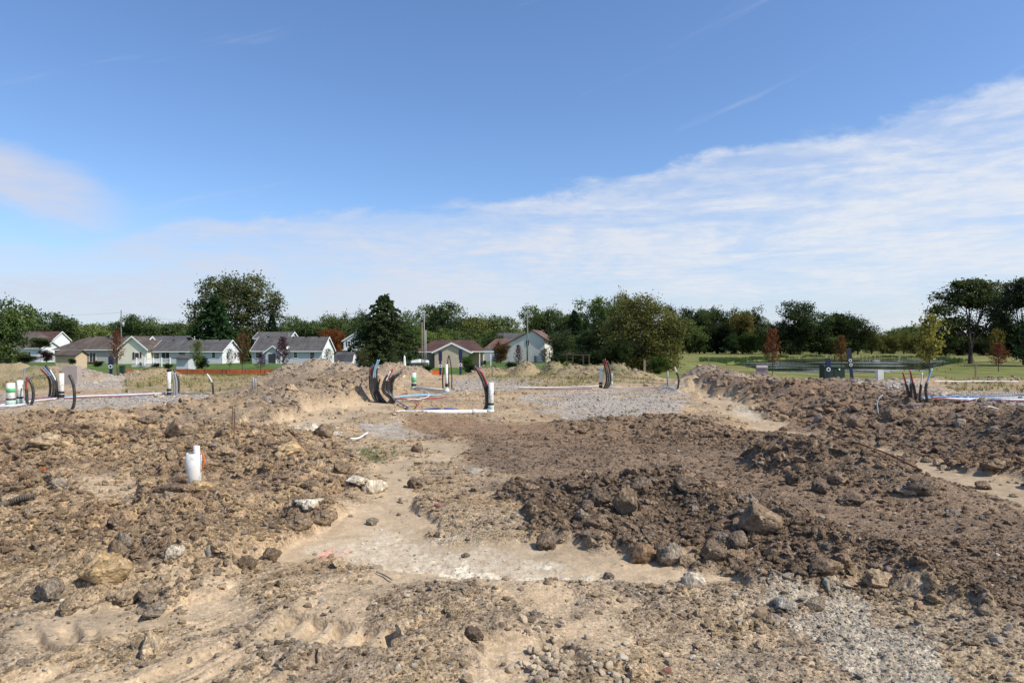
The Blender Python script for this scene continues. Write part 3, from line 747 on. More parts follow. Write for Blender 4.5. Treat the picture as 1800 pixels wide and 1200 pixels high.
scatter('pebbles', np.stack([Xa[rests], Ya[rests], Ha[rests] + Sa[rests] * .3], 1), flat3(Sa[rests]), euler(len(rests)), rng.integers(0, 7, len(rests)), Ca[rests], COLL_STONE, parent=ground)
scatter('gravel_bed', np.stack([Xg, Yg, Hg + Sg * .3], 1), flat3(Sg), euler(len(Sg)), rng.integers(3, 7, len(Sg)), Cg, COLL_STONE, parent=ground)
scatter('crushed_limestone', np.stack([Xw, Yw, Hw + Sw * .25], 1), flat3(Sw), euler(len(Sw)), rng.integers(3, 7, len(Sw)), Cw, COLL_STONE, parent=ground)

# ------------------------------------------------------------------ placing by survey: sight line u at distance d
def SX(u, d): return (u - 900) / FPX * d
def SZ(v, d): return CAMH - (v - HZ) * d / FPX
def bz(u, d): return float(gbase(np.array([SX(u, d)]), np.array([float(d)]))[0])

# ------------------------------------------------------------------ houses
M_white = paint('white_trim', (.78, .78, .76), .5, .04)
M_glass, _nt, _b, _g = newmat('window_glass'); _b.inputs['Base Color'].default_value = (.03, .035, .04, 1); _b.inputs['Roughness'].default_value = .12; _b.inputs['Specular IOR Level'].default_value = .7
M_dark = paint('dark_metal', (.03, .03, .032), .6, .1)
M_conc = paint('concrete', (.42, .40, .37), .9, .15)
def window(parent, face, s, z0, z1, w, L, D, kind='window', shutters=None):
    """face: f front(-y) r right(+x) l left(-x)"""
    h = z1 - z0
    def P(a, out, z): return {'f': (a, -D / 2 - out, z), 'r': (L / 2 + out, a, z), 'l': (-L / 2 - out, a, z)}[face]
    def dim(a, t, z): return (a, t, z) if face == 'f' else (t, a, z)
    f = MB(); t = .09
    for dz in (z0 - t / 2, z1 + t / 2): f.box(P(s, .035, dz), dim(w + 2 * t, .07, t))
    for ds in (-w / 2 - t / 2, w / 2 + t / 2): f.box(P(s + ds, .033, (z0 + z1) / 2), dim(t, .066, h))
    f.box(P(s, .030, (z0 + z1) / 2), dim(.05, .05, h)) if kind == 'door' else f.box(P(s, .030, (z0 + z1) / 2), dim(w, .05, .05))
    fo = f.build('sliding_door' if kind == 'door' else 'window', M_white, parent)
    MB().box(P(s, .012, (z0 + z1) / 2), dim(w, .02, h)).build('pane', M_glass, fo)
    if shutters:
        for q in (-1, 1): MB().box(P(s + q * (w / 2 + t + .17), .03, (z0 + z1) / 2), dim(.3, .05, h + .1)).build('shutter', shutters, parent)
def house(name, label, u0, u1, d, depth, v_eave, v_ridge, wall, roofm, gable='x', rz=0.0, base=None, wins=(), vents=3, eave=.4, cat='house', gablem=None, trim=True, skew=0.0, hip_left=0.0):
    x0, x1 = SX(u0, d), SX(u1, d); zg = bz((u0 + u1) / 2, d) if base is None else SZ(base, d)
    span = x1 - x0
    if gable == 'x': L, D = span, depth
    else: L, D = depth, span
    hw = SZ(v_eave, d) - zg; hr = SZ(v_ridge, d + (depth / 2 if gable == 'x' else 0)) - zg
    root = empty(name, ((x0 + x1) / 2, d + depth / 2, zg), (R(90) if gable == 'y' else 0) + rz, label, cat)
    yk = skew * D / 2
    m = MB(); a, b = L / 2, D / 2
    m.add([(-a, -b, -.5), (a, -b, -.5), (a, b, -.5), (-a, b, -.5), (-a, -b, hw), (a, -b, hw), (a, b, hw), (-a, b, hw), (-a + hip_left, yk, hr - .1), (a, yk, hr - .1)],
          [(0, 1, 5, 4), (1, 2, 6, 9, 5), (2, 3, 7, 6), (3, 0, 4, 8, 7), (3, 2, 1, 0), (4, 5, 9, 8), (6, 7, 8, 9)])
    m.build('wall', wall, root)
    r = MB(); ov = .45; th = .14; la = a + .3
    for sg in (-1, 1):
        run = (b - sg * yk * 1) if sg < 0 else (b - yk)
        run = b + yk if sg < 0 else b - yk
        sl = (hr - hw) / run; ze = hw - sl * ov
        y1 = sg * (b + ov)
        hl = la - hip_left
        P = [(-la, y1, ze), (la, y1, ze), (la, yk, hr), (-hl, yk, hr)]
        if sg > 0: P = [P[1], P[0], P[3], P[2]]
        Q = [(x, y, z + th) for x, y, z in P]
        r.add(P + Q, [(3, 2, 1, 0), (4, 5, 6, 7), (0, 1, 5, 4), (1, 2, 6, 5), (2, 3, 7, 6), (3, 0, 4, 7)])
    if hip_left:
        sl = (hr - hw) / b; ze = hw - sl * ov
        P = [(-la - .02, -b - ov, ze), (-la - .02, b + ov, ze), (-la + hip_left, 0, hr)]; Q = [(x, y, z + th + .01) for x, y, z in P]
        r.add(P + Q, [(0, 1, 2), (5, 4, 3), (0, 3, 4, 1), (1, 4, 5, 2), (2, 5, 3, 0)])
    ro = r.build('roof', roofm, root)
    for k in range(vents):
        x = -a + (k + .7) * L / (vents + .4)
        MB().box((x, yk - .35, hr - .02), (.35, .3, .35)).build('roof_vent', M_dark, ro)
    if trim:
        t = MB()
        for e in (-1, 1):
            if e < 0 and hip_left: continue
            for sg in (-1, 1):
                run = b + yk if sg < 0 else b - yk; sl = (hr - hw) / run
                p0 = (e * (la + .03), sg * (b + ov + .02), hw - sl * ov - .02); p1 = (e * (la + .03), yk, hr - .02)
                dx = .03
                t.add([(p0[0] - dx, p0[1], p0[2] - .14), (p0[0] + dx, p0[1], p0[2] - .14), (p0[0] + dx, p0[1], p0[2] + .17), (p0[0] - dx, p0[1], p0[2] + .17),
                       (p1[0] - dx, p1[1], p1[2] - .14), (p1[0] + dx, p1[1], p1[2] - .14), (p1[0] + dx, p1[1], p1[2] + .17), (p1[0] - dx, p1[1], p1[2] + .17)],
                      [(0, 1, 2, 3), (7, 6, 5, 4), (0, 4, 5, 1), (1, 5, 6, 2), (2, 6, 7, 3), (3, 7, 4, 0)])
        for sg in (-1, 1):
            run = b + yk if sg < 0 else b - yk; sl = (hr - hw) / run
            t.box((0, sg * (b + ov + .05), hw - sl * ov + .02), (2 * la, .1, .17))
        t.build('fascia', M_white, root)
    for w in wins:
        face, s, z0, z1, ww = w[:5]; window(root, face, s, z0, z1, ww, L, D, w[5] if len(w) > 5 else 'window', w[6] if len(w) > 6 else None)
    return root, L, D, hw, hr
def fw(u, d, u0, u1): return SX(u, d) - (SX(u0, d) + SX(u1, d)) / 2

S_brown = shingle('brown_shingle', (.10, .077, .062)); S_grey = shingle('grey_shingle', (.092, .086, .082)); S_red = shingle('redbrown_shingle', (.085, .042, .034)); S_rust = shingle('rust_shingle', (.16, .085, .068)); S_dk = shingle('dark_shingle', (.085, .08, .085))
V_cream = siding('cream_siding', (.82, .75, .60)); V_sage = siding('sage_siding', (.43, .42, .36)); V_blue = siding('bluegrey_siding', (.53, .55, .57)); V_white = siding('white_siding', (.80, .81, .82)); V_beige = siding('beige_siding', (.56, .46, .335)); V_pale = siding('pale_siding', (.74, .70, .61)); V_plum = paint('brown_shutter', (.10, .04, .03))

# far left pair
h, L, D, hw, hr = house('two_storey_house', 'white house with brown roofs at the left edge, partly behind a dark tree', -60, 73, 165, 7, 611, 600, V_white, S_brown, vents=0, wins=[('f', 5.6, 1.0, 2.4, 1.8)])
up = MB(); up.box((L / 2 - 5.2, 1.0, 4.2), (3.6, 4.0, 3.4)); up.build('upper_wall', V_white, h)
up = MB(); q = 6.0; up.add([(L / 2 - 9, -1.6, q - .1), (L / 2 - 2.4, -1.6, q - .1), (L / 2 - 2.4, 3.6, q - .1), (L / 2 - 9, 3.6, q - .1), (L / 2 - 9, 1, q + 1.2), (L / 2 - 3.6, 1, q + 1.2)],
       [(0, 1, 5, 4), (1, 2, 5), (2, 3, 4, 5), (3, 0, 4), (3, 2, 1, 0)]); up.build('upper_roof', S_brown, h)
house('red_roofed_house', 'far house with red-brown roof between two dark trees on the left', 38, 92, 200, 8, 597, 583, V_white, S_red, vents=1, hip_left=0, base=622)
# long brown-roofed ranch: the roof falls away at the left, cream gable wing at the right
dB = 148
h, L, D, hw, hr = house('ranch_house', 'long sage ranch house with brown roof and cream gable wing', 96, 246, dB, 9, 613, 592, V_sage, S_brown, vents=5, hip_left=5.2,
      wins=[('f', fw(147, dB, 96, 246), .9, 2.35, .9), ('f', fw(163, dB, 96, 246), .3, 2.4, 1.3, 'door'), ('f', fw(120, dB, 96, 246), 1.1, 2.2, 1.0)])
g2, xw = MB(), fw(242, dB, 96, 246)
wr = 3.1; hw2, hr2 = hw - .05, SZ(592, dB) - bz(171, dB)
g2.add([(xw - wr, -6.5, -.5), (xw + wr, -6.5, -.5), (xw + wr, 3, -.5), (xw - wr, 3, -.5), (xw - wr, -6.5, hw2), (xw + wr, -6.5, hw2), (xw + wr, 3, hw2), (xw - wr, 3, hw2), (xw, -6.5, hr2), (xw, 3, hr2)],
       [(0, 1, 5, 8, 4), (1, 2, 6, 5), (2, 3, 7, 9, 6), (3, 0, 4, 7), (3, 2, 1, 0), (5, 6, 9, 8), (7, 4, 8, 9)]); g2.build('gable_wing', V_cream, h)
rr_ = MB(); tt_ = MB()
for sg in (-1, 1):
    sl = (hr2 - hw2) / wr; e = wr + .4
    P = [(xw + sg * e, -6.85, hw2 - .4 * sl + .03), (xw, -6.85, hr2 + .03), (xw, 3, hr2 + .03), (xw + sg * e, 3, hw2 - .4 * sl + .03)]
    rr_.add(P + [(x, y, z + .14) for x, y, z in P], [(0, 1, 2, 3), (7, 6, 5, 4), (0, 4, 5, 1), (1, 5, 6, 2), (2, 6, 7, 3), (3, 7, 4, 0)])
    P = [(xw + sg * e, -6.95, hw2 - .4 * sl - .14), (xw, -6.95, hr2 - .14), (xw, -6.87, hr2 - .14), (xw + sg * e, -6.87, hw2 - .4 * sl - .14)]
    tt_.add(P + [(x, y, z + .34) for x, y, z in P], [(0, 1, 2, 3), (7, 6, 5, 4), (0, 4, 5, 1), (1, 5, 6, 2), (2, 6, 7, 3), (3, 7, 4, 0)])
rr_.build('wing_roof', S_brown, h); tt_.build('rake_trim', M_white, h)
wf = MB(); wf.box((xw + 1.0, -6.55, 1.75), (1.0, .08, 1.4)); wo = wf.build('window', M_white, h); MB().box((xw + 1.0, -6.60, 1.75), (.8, .04, 1.2)).build('pane', M_glass, wo)
for q in (-1, 1): MB().box((xw + 1.0 + q * .75, -6.56, 1.75), (.35, .06, 1.5)).build('shutter', V_plum, h)
dk = MB(); x_ = fw(153, dB, 96, 246); dk.box((x_, -D / 2 - 1.4, .35), (5.2, 2.6, .12))
for k in range(22): dk.box((x_ - 2.5 + k * .24, -D / 2 - 2.66, .8), (.05, .05, .85))
dk.box((x_, -D / 2 - 2.66, 1.25), (5.2, .08, .07)); dk.build('deck', paint('red_deck', (.20, .09, .07)), h)
# little tan shed
def shed(label, u0, u1, d, depth, ve, vr, wall, roofm, base=None):
    return house('garden_shed', label, u0, u1, d, depth, ve, vr, wall, roofm, vents=0, trim=False, cat='shed', base=base)
shed('small tan wooden shed with low brown roof beside the long ranch house', 98, 133, 112, 3.0, 623, 616, paint('tan_wood', (.55, .42, .28)), S_brown)
dD = 148
h, L, D, hw, hr = house('ranch_house', 'blue-grey ranch house with grey roof and white gable end', 268, 391, dD, 9.4, 616.5, 598, V_blue, S_grey, vents=4,
      wins=[('f', fw(275, dD, 268, 391), 1.1, 2.3, 1.2), ('f', fw(291, dD, 268, 391), .3, 2.4, 1.7, 'door'), ('f', fw(320, dD, 268, 391), 1.6, 2.5, 1.5), ('f', fw(375.5, dD, 268, 391), 1.3, 2.4, .7), ('r', 2.0, 1.0, 2.3, .9), ('r', -2.2, 1.0, 2.3, .9)])
MB().add([(L / 2 + .004, -D / 2, -.5), (L / 2 + .004, D / 2, -.5), (L / 2 + .004, D / 2, hw), (L / 2 + .004, 0, hr - .12), (L / 2 + .004, -D / 2, hw)], [(0, 1, 2, 3, 4)]).build('gable_cladding', V_white, h)
MB().box((L / 2 - .06, -D / 2 - .02, hw / 2), (.14, .05, hw)).build('corner_board', M_white, h)
shed('blue-grey garden shed with grey roof in front of the blue-grey ranch', 310, 331, 105, 2.4, 629, 625, V_blue, S_grey)
dF = 148
h, L, D, hw, hr = house('ranch_house', 'long grey-blue house with projecting porch gable and white gable end', 443, 566, dF, 10, 615.5, 592.5, V_blue, S_grey, vents=5,
      wins=[('f', fw(519.5, dF, 443, 566), 1.3, 2.4, .8), ('f', fw(549, dF, 443, 566), .9, 2.45, .95), ('f', fw(455, dF, 443, 566), 1.2, 2.4, 1.3), ('r', -1.0, 1.0, 2.3, .5)])
MB().add([(L / 2 + .004, -D / 2, -.5), (L / 2 + .004, D / 2, -.5), (L / 2 + .004, D / 2, hw), (L / 2 + .004, 0, hr - .12), (L / 2 + .004, -D / 2, hw)], [(0, 1, 2, 3, 4)]).build('gable_cladding', V_white, h)
xp = fw(484, dF, 443, 566); pw = 1.6; pz0, pz1 = hw - .3, hw + .9
MB().add([(xp - pw, -D / 2 - 1.4, -.5), (xp + pw, -D / 2 - 1.4, -.5), (xp + pw, -D / 2 + 3.2, -.5), (xp - pw, -D / 2 + 3.2, -.5), (xp - pw, -D / 2 - 1.4, pz0), (xp + pw, -D / 2 - 1.4, pz0), (xp + pw, -D / 2 + 3.2, pz0), (xp - pw, -D / 2 + 3.2, pz0), (xp, -D / 2 - 1.4, pz1), (xp, -D / 2 + 3.2, pz1)],
       [(0, 1, 5, 8, 4), (1, 2, 6, 5), (2, 3, 7, 9, 6), (3, 0, 4, 7), (3, 2, 1, 0), (5, 6, 9, 8), (7, 4, 8, 9)]).build('porch_wing', V_blue, h)
m = MB(); m2 = MB()
for sg in (-1, 1):
    P = [(xp + sg * (pw + .5), -D / 2 - 1.75, pz0 - .35), (xp, -D / 2 - 1.75, pz1 + .04), (xp, -D / 2 + 3.4, pz1 + .04), (xp + sg * (pw + .5), -D / 2 + 3.4, pz0 - .35)]
    m.add(P + [(x, y, z + .12) for x, y, z in P], [(0, 1, 2, 3), (7, 6, 5, 4), (0, 4, 5, 1), (1, 5, 6, 2), (2, 6, 7, 3), (3, 7, 4, 0)])
    P = [(xp + sg * (pw + .5), -D / 2 - 1.85, pz0 - .5), (xp, -D / 2 - 1.85, pz1 - .1), (xp, -D / 2 - 1.77, pz1 - .1), (xp + sg * (pw + .5), -D / 2 - 1.77, pz0 - .5)]
    m2.add(P + [(x, y, z + .26) for x, y, z in P], [(0, 1, 2, 3), (7, 6, 5, 4), (0, 4, 5, 1), (1, 5, 6, 2), (2, 6, 7, 3), (3, 7, 4, 0)])
m.build('porch_roof', S_grey, h); m2.build('porch_trim', M_white, h)
f = MB().box((xp - .2, -D / 2 - 1.43, 1.15), (1.9, .06, 2.2)).build('sliding_door', M_white, h); MB().box((xp - .2, -D / 2 - 1.48, 1.15), (1.6, .04, 2.0)).build('pane', M_glass, f)
house('grey_roofed_house', 'house peeking over the grey-blue one, pale gable and grey roof', 447, 508, 165, 7, 594, 584, V_blue, S_grey, vents=0)
house('grey_roofed_house', 'far blue-grey house with dark roof seen above the fenced ranch', 258, 330, 210, 9, 599, 591, V_blue, S_dk, vents=1, base=620)
house('grey_roofed_house', 'far brown roof just right of the cream gable wing', 236, 280, 190, 9, 606, 598, V_sage, S_brown, vents=0, base=622)
# barn-roofed shed
d = 107; xs0, xs1 = SX(590, d), SX(622, d); L = xs1 - xs0; D = 2.9; zg = bz(606, d); r_ = empty('barn_shed', ((xs0 + xs1) / 2, d + D / 2, zg), R(-8), 'small barn-shaped shed with dark gambrel roof and white walls', 'shed')
prof = [(-D / 2, 0), (-D / 2, 1.25), (-D / 2 * .72, 2.2), (0, 2.65), (D / 2 * .72, 2.2), (D / 2, 1.25), (D / 2, 0)]
vs = [(-L / 2, y, z) for y, z in prof] + [(L / 2, y, z) for y, z in prof]; MB().add(vs, [tuple(range(7)), tuple(range(13, 6, -1))] + [(i + 7, i + 8, i + 1, i) for i in range(6)]).build('wall', V_white, r_)
m = MB(); pp = prof[1:6]
for i in range(4):
    (y0, z0), (y1, z1) = pp[i], pp[i + 1]; P = [(-L / 2 - .12, y0 * 1.05, z0), (L / 2 + .12, y0 * 1.05, z0), (L / 2 + .12, y1 * 1.05, z1), (-L / 2 - .12, y1 * 1.05, z1)]
    m.add(P + [(x, y, z + .08) for x, y, z in P], [(0, 1, 2, 3), (7, 6, 5, 4), (0, 4, 5, 1), (1, 5, 6, 2), (2, 6, 7, 3), (3, 7, 4, 0)])
m.build('roof', S_dk, r_); MB().box((L / 2 + .03, 0, .95), (.06, 1.4, 1.8)).build('door', M_white, r_)
# two-storey behind it
dH = 185
h, L, D, hw, hr = house('two_storey_house', 'two-storey pale blue house with dark shutters behind the big spruce', 604, 652, dH, 9, 598, 583, V_blue, S_grey, gable='y', vents=0, base=632,
   wins=[('l', 2.2, 3.6, 5.0, .8, 'window', M_dark), ('l', .3, 3.6, 5.0, .8, 'window', M_dark)])
m = MB(); m.box((-L / 2 - 1.0, 0, 2.6), (2.0, D, .2)); m.build('porch_roof', M_white, h)
for q in (2.6, 1.2, -.2): MB().box((-L / 2 - 1.8, q, 1.2), (.2, .2, 2.6)).build('column', M_white, h)
# brown-roofed house with beige gable and patio cover
dI = 116
h, L, D, hw, hr = house('beige_gable_house', 'beige gable of a brown-roofed house with open patio cover beside it', 764, 824, dI, 8, 617.5, 603, V_beige, S_red, gable='y', vents=0)
# wings are children of the same house; local axes: +x away, +y left
def sub(name, mat, pts, faces): return MB().add(pts, faces).build(name, mat, h)
W_ = -SX(718, dI) + (SX(764, dI) + SX(824, dI)) / 2 ; Wr = SX(850, dI) - (SX(764, dI) + SX(824, dI)) / 2
o_ = D / 2
sub('main_wall', V_beige, [(1.2, o_ + .01, -.5), (1.2, W_ - .3, -.5), (9, W_ - .3, -.5), (9, -Wr + .4, -.5), (1.2, -Wr + .4, -.5), (1.2, o_ + .01, hw), (1.2, W_ - .3, hw), (9, W_ - .3, hw), (9, -Wr + .4, hw), (1.2, -Wr + .4, hw)],
    [(0, 1, 6, 5), (1, 2, 7, 6), (2, 3, 8, 7), (3, 4, 9, 8), (4, 0, 5, 9)])
zr = SZ(597, dI + 6) - bz(794, dI)
a_ = [(.7, W_ + .2, hw - .12), (.7, -Wr, hw - .12), (9.5, -Wr, hw - .12), (9.5, W_ + .2, hw - .12), (5, W_ - 3.4, zr), (5, -Wr + 2.2, zr)]
sub('roof', S_red, a_, [(0, 4, 5, 1), (1, 5, 2), (2, 5, 4, 3), (3, 4, 0), (0, 1, 2, 3)])
MB().box((.66, (W_ - Wr) / 2, hw - .12), (.1, W_ + Wr, .18)).build('gutter', M_white, h)
pc = MB(); y0, y1 = -(SX(824, dI) - SX(794, dI)) - .1, -(SX(866, dI) - SX(794, dI)); pc.box((.6, (y0 + y1) / 2, hw - .05), (4.6, y0 - y1, .16)); pc.build('patio_cover', M_white, h)
for uu in (842, 862): MB().box((-1.5, -(SX(uu, dI) - SX(794, dI)), hw / 2 - .1), (.16, .16, hw)).build('post', M_white, h)
MB().box((1.15, W_ - 2.0, 1.4), (.06, .9, 1.2)).build('window', M_glass, h)
# pale two-storey saltbox
dJ = 165; zg = bz(925, dJ); r_ = empty('saltbox_house', (SX(922, dJ), dJ + 3, zg), R(-14), 'tall pale saltbox house with rusty red roof beyond the green lawn', 'house')
def zz(v): return SZ(v, dJ) - zg
W1, W2, Dp = -5.9, 5.5, 9.0; xr = 2.4
pf = [(W1, -.5), (W2, -.5), (W2, zz(597)), (xr, zz(581)), (W1, zz(611))]
vs = [(x, -2, z) for x, z in pf] + [(x, Dp, z) for x, z in pf]
MB().add(vs, [(0, 1, 2, 3, 4), (9, 8, 7, 6, 5), (0, 5, 6, 1), (1, 6, 7, 2), (2, 7, 8, 3), (3, 8, 9, 4), (4, 9, 5, 0)]).build('wall', V_pale, r_)
m = MB(); t2 = MB()
for (xa, za), (xb, zb) in (((W1 - .5, zz(613)), (xr, zz(580.6))), ((xr, zz(580.6)), (W2 + .7, zz(598.6)))):
    P = [(xa, -2.4, za), (xb, -2.4, zb), (xb, Dp + .4, zb), (xa, Dp + .4, za)]
    m.add(P + [(x, y, z + .2) for x, y, z in P], [(0, 1, 2, 3), (7, 6, 5, 4), (0, 4, 5, 1), (1, 5, 6, 2), (2, 6, 7, 3), (3, 7, 4, 0)])
m.build('roof', S_rust, r_)
m = MB(); m.add([(W1 - 5, 1.0, zz(613)), (W1 + 3.5, 1.0, zz(613)), (W1 + 3.5, 6, zz(594)), (W1 - 3, 6, zz(594))], [(0, 1, 2, 3)]); m.build('wing_roof', S_rust, r_)
m = MB(); m.box((W1 - 1.0, 4.2, zz(613) / 2 - .3), (8, 6, zz(613) + .5)); m.build('wing_wall', V_pale, r_)
def jw(face, s, z0, z1, w):
    if face == 'f': c = (s, -2.03, (z0 + z1) / 2); dm = (w, .06, z1 - z0); c2 = (s, -2.07, (z0 + z1) / 2); d2 = (w - .2, .04, z1 - z0 - .2)
    else: c = (W2 + .03, s, (z0 + z1) / 2); dm = (.06, w, z1 - z0); c2 = (W2 + .07, s, (z0 + z1) / 2); d2 = (.04, w - .2, z1 - z0 - .2)
    f = MB().box(c, dm).build('window', M_white, r_); MB().box(c2, d2).build('pane', M_glass, f)
jw('f', 1.3, zz(607), zz(597), 1.0); jw('r', 3.0, zz(607), zz(600), 1.0); jw('r', 4, zz(627), zz(618), 1.4)
house('grey_roofed_house', 'dark grey roof with white gable trim behind the saltbox house', 872, 922, 200, 9, 599, 586, V_pale, S_dk, vents=0, base=622)
house('small_house', 'small pale house bits right of the saltbox under brown roof', 974, 994, 185, 6, 614, 607, V_pale, S_brown, vents=0, wins=[('f', 0, 1.0, 2.2, .8)])

# ------------------------------------------------------------------ trees
M_leaf = leafmat('leaf'); M_bark = paint('bark', (.07, .055, .045), .95, .3, 3.0, .8, 12)
def leafquads(P, size, up=.35, elong=1.5):
    n = len(P); nrm = rng.normal(size=(n, 3)); nrm[:, 2] += up * np.sign(nrm[:, 2]) + up; nrm /= np.linalg.norm(nrm, axis=1)[:, None]
    a = np.cross(nrm, rng.normal(size=(n, 3))); a /= np.linalg.norm(a, axis=1)[:, None]; b = np.cross(nrm, a)
    s = (size * rng.uniform(.6, 1.35, n))[:, None]
    V = np.stack([P - a * s * elong / 2, P - b * s / 2, P + a * s * elong / 2, P + b * s / 2], 1).reshape(-1, 3)
    F = np.arange(4 * n).reshape(n, 4); return V, F
def crown_points(lobes, n, clump=.07, per=42, hollow=.35, flat=.7):
    vol = np.array([l[3] * l[4] * l[5] for l in lobes]) ** .75; vol /= vol.sum(); k = max(1, n // per)
    ch = rng.choice(len(lobes), k, p=vol); L = np.array(lobes, float)[ch]
    v = rng.normal(size=(k, 3)); v /= np.linalg.norm(v, axis=1)[:, None]; r = (hollow + (1 - hollow) * rng.random(k)) ** .6
    Cc = L[:, :3] + v * r[:, None] * L[:, 3:6]
    cs = clump * rng.uniform(.55, 1.35, k)
    i = np.repeat(np.arange(k), per)
    off = rng.normal(size=(len(i), 3)) * .66; off[:, 2] *= flat
    return Cc[i] + off * cs[i][:, None], Cc
def rand_lobes(seed, n=9, low=.28, spread=.30):
    r = np.random.default_rng(seed); L = [(0, 0, .58, .27, .27, .27), (0, 0, .34, .30, .30, .24)]
    for i in range(n):
        a = r.uniform(0, 6.28); rad = spread * r.uniform(.5, 1.0); z = r.uniform(low, .86); s = r.uniform(.11, .20) * (1.15 - .35 * abs(z - .5))
        rad *= math.sqrt(max(.15, 1 - ((z - .52) / .5) ** 2)); L.append((math.cos(a) * rad, math.sin(a) * rad, z, s, s, s * .8))
    return L
def make_crown(seed, n=12000, size=.0225, clump=.075, low=.28, lobes=None, flat=.7, hollow=.35):
    global rng; rng = np.random.default_rng(seed)
    L = lobes or rand_lobes(seed, 14, low)
    P, Cc = crown_points(L, n, clump, hollow=hollow, flat=flat)
    V, F = leafquads(P, size); V[:, 2] = np.clip(V[:, 2], .02, 1.05)
    return npmesh('crown', V, F, False), Cc
def make_trunk(seed, Cc, nb=9, r0=.022, top=.6, fork=.28):
    rs = random.Random(seed); m = MB(); m.tube([(0, 0, -.03), (.004, 0, .1), (.01, .005, fork), (.0, .01, top)], [r0 * 1.3, r0, r0 * .8, r0 * .3], 8)
    for c in [Cc[rs.randrange(len(Cc))] for _ in range(nb)]:
        z0 = rs.uniform(.15, .8) * min(top, c[2]) * .85; m.tube(spline([(0, 0, z0), (c[0] * .45, c[1] * .45, z0 + (c[2] - z0) * .45 + .02), tuple(c)], 3), [r0 * .5, r0 * .42, r0 * .36, r0 * .3, r0 * .22, r0 * .15, r0 * .08], 5)
    return m.build('trunk_', M_bark).data
PROTO = []
for s in range(7):
    cm, Cc = make_crown(500 + s, low=.02 if s > 3 else .12); tm = make_trunk(s, Cc); PROTO.append((cm, tm))
def conifer(seed, n=5000, droop=.25, size=.026, thick=.5, pw=.85):
    r = np.random.default_rng(seed); P = []
    nb = 90
    for i in range(nb):
        z = .04 + .96 * (i / nb) ** 1.15; ln = thick * (1 - z) ** pw * r.uniform(.75, 1.1) + .015; a = i * 2.4 + r.uniform(-.3, .3); k = int(n / nb * (1.6 - z * 1.2)) + 4
        t = r.random(k) ** .7; w = .14 * ln * (1.1 - t) + .01
        x = t * ln; y = r.normal(size=k) * w; zz_ = z + .10 * ln * t - droop * ln * t * t + r.normal(size=k) * .012
        P.append(np.stack([math.cos(a) * x - math.sin(a) * y, math.sin(a) * x + math.cos(a) * y, zz_], 1))
    P = np.concatenate(P); V, F = leafquads(P, size, .1, 2.0); V[:, 2] = np.clip(V[:, 2], .01, 1.1)
    return npmesh('crown', V, F, False)
CON = [conifer(1), conifer(2, 12000, .42, .020, .50, .62)]
tm_con = MB().tube([(0, 0, -.03), (0, 0, .5), (0, 0, .98)], [.022, .014, .003], 7).build('trunk_', M_bark).data
for o in [o for o in bpy.data.objects if o.name.startswith('trunk_')]: bpy.data.objects.remove(o)
def tree(u, d, vtop, wpx, label, c=(.05, .075, .025), kind=0, base=None, group=None, name='broadleaf_tree', cat='tree', zsink=0.0, crown=None, trunk=None, rot=None):
    x = SX(u, d); g0 = (float(gzs([x], [d])[0]) if base is None else SZ(base, d)) - zsink
    H = SZ(vtop, d) - g0; Wd = wpx * d / FPX
    root = empty(name, (x, d, g0), random.uniform(0, 6.28) if rot is None else rot, label, cat, group)
    cm = crown or (CON[kind - 100] if kind >= 100 else PROTO[kind][0]); tm = trunk or (tm_con if kind >= 100 else PROTO[kind][1])
    kx = Wd / (.86 if crown is None else 1.0)
    for nm, me, mt in (('crown', cm, M_leaf), ('trunk', tm, M_bark)):
        o = link(nm, me, None, root)
        if not me.materials: me.materials.append(mt)
        o.scale = (kx, kx, H / (1.0 if kind < 100 else 1.0)); o.color = (*c, 1)
    return root
DG, MG, OG, YG, BG, LG = (.082, .112, .046), (.11, .145, .052), (.145, .155, .055), (.19, .18, .055), (.06, .08, .036), (.16, .195, .065)
T = tree
T(8, 110, 517, 95, 'dark tree with reddish top at the left edge', MG, 4)
T(86, 215, 535, 100, 'dense dark green tree behind the red-roofed house', DG, 1)
T(50, 225, 545, 60, 'dark round tree just left of the dense tree behind the houses', DG, 2)
T(120, 225, 552, 50, 'dark tree at right end of the clump behind red roof', DG, 5)
T(165, 215, 558, 66, 'light green tree above the long brown roof', LG, 3)
T(225, 235, 556, 60, 'dark tree just behind the utility pole on the left', DG, 2); T(250, 232, 552, 70, 'broad dark tree right of the left utility pole', DG, 0)
T(295, 245, 562, 76, 'dark tree above the far blue-grey roof', DG, 5); T(330, 245, 566, 60, 'dark tree at the foot of the tall olive tree', DG, 6)
# the big tall tree
cm, Cc = make_crown(901, 24000, .0155, .055, lobes=[(-.30, 0, .55, .13, .13, .13), (-.20, 0, .78, .16, .16, .15), (-.02, 0, .84, .14, .14, .14), (.17, 0, .83, .15, .15, .14), (.30, 0, .66, .16, .15, .16), (.02, 0, .6, .22, .2, .2), (-.36, 0, .40, .10, .1, .10), (-.2, 0, .42, .17, .15, .13), (.2, 0, .38, .18, .16, .14), (0, 0, .25, .25, .2, .15), (-.42, 0, .62, .06, .06, .05), (.42, 0, .5, .07, .07, .06)])
tk = make_trunk(31, Cc, 22, .016, .75, .2); [bpy.data.objects.remove(o) for o in [o for o in bpy.data.objects if o.name.startswith('trunk_')]]
T(412, 190, 479, 178, 'tall spreading olive-green tree, tallest above the left houses', (.125, .14, .066), 0, crown=cm, trunk=tk, rot=0, name='tall_tree')
T(378, 172, 521, 128, 'dark green spruce in front of the tall olive tree', (.030, .065, .024), 100, name='conifer_tree'); T(478, 185, 552, 50, 'dark conifer at right foot of the tall olive tree', (.018, .034, .014), 100, name='conifer_tree')
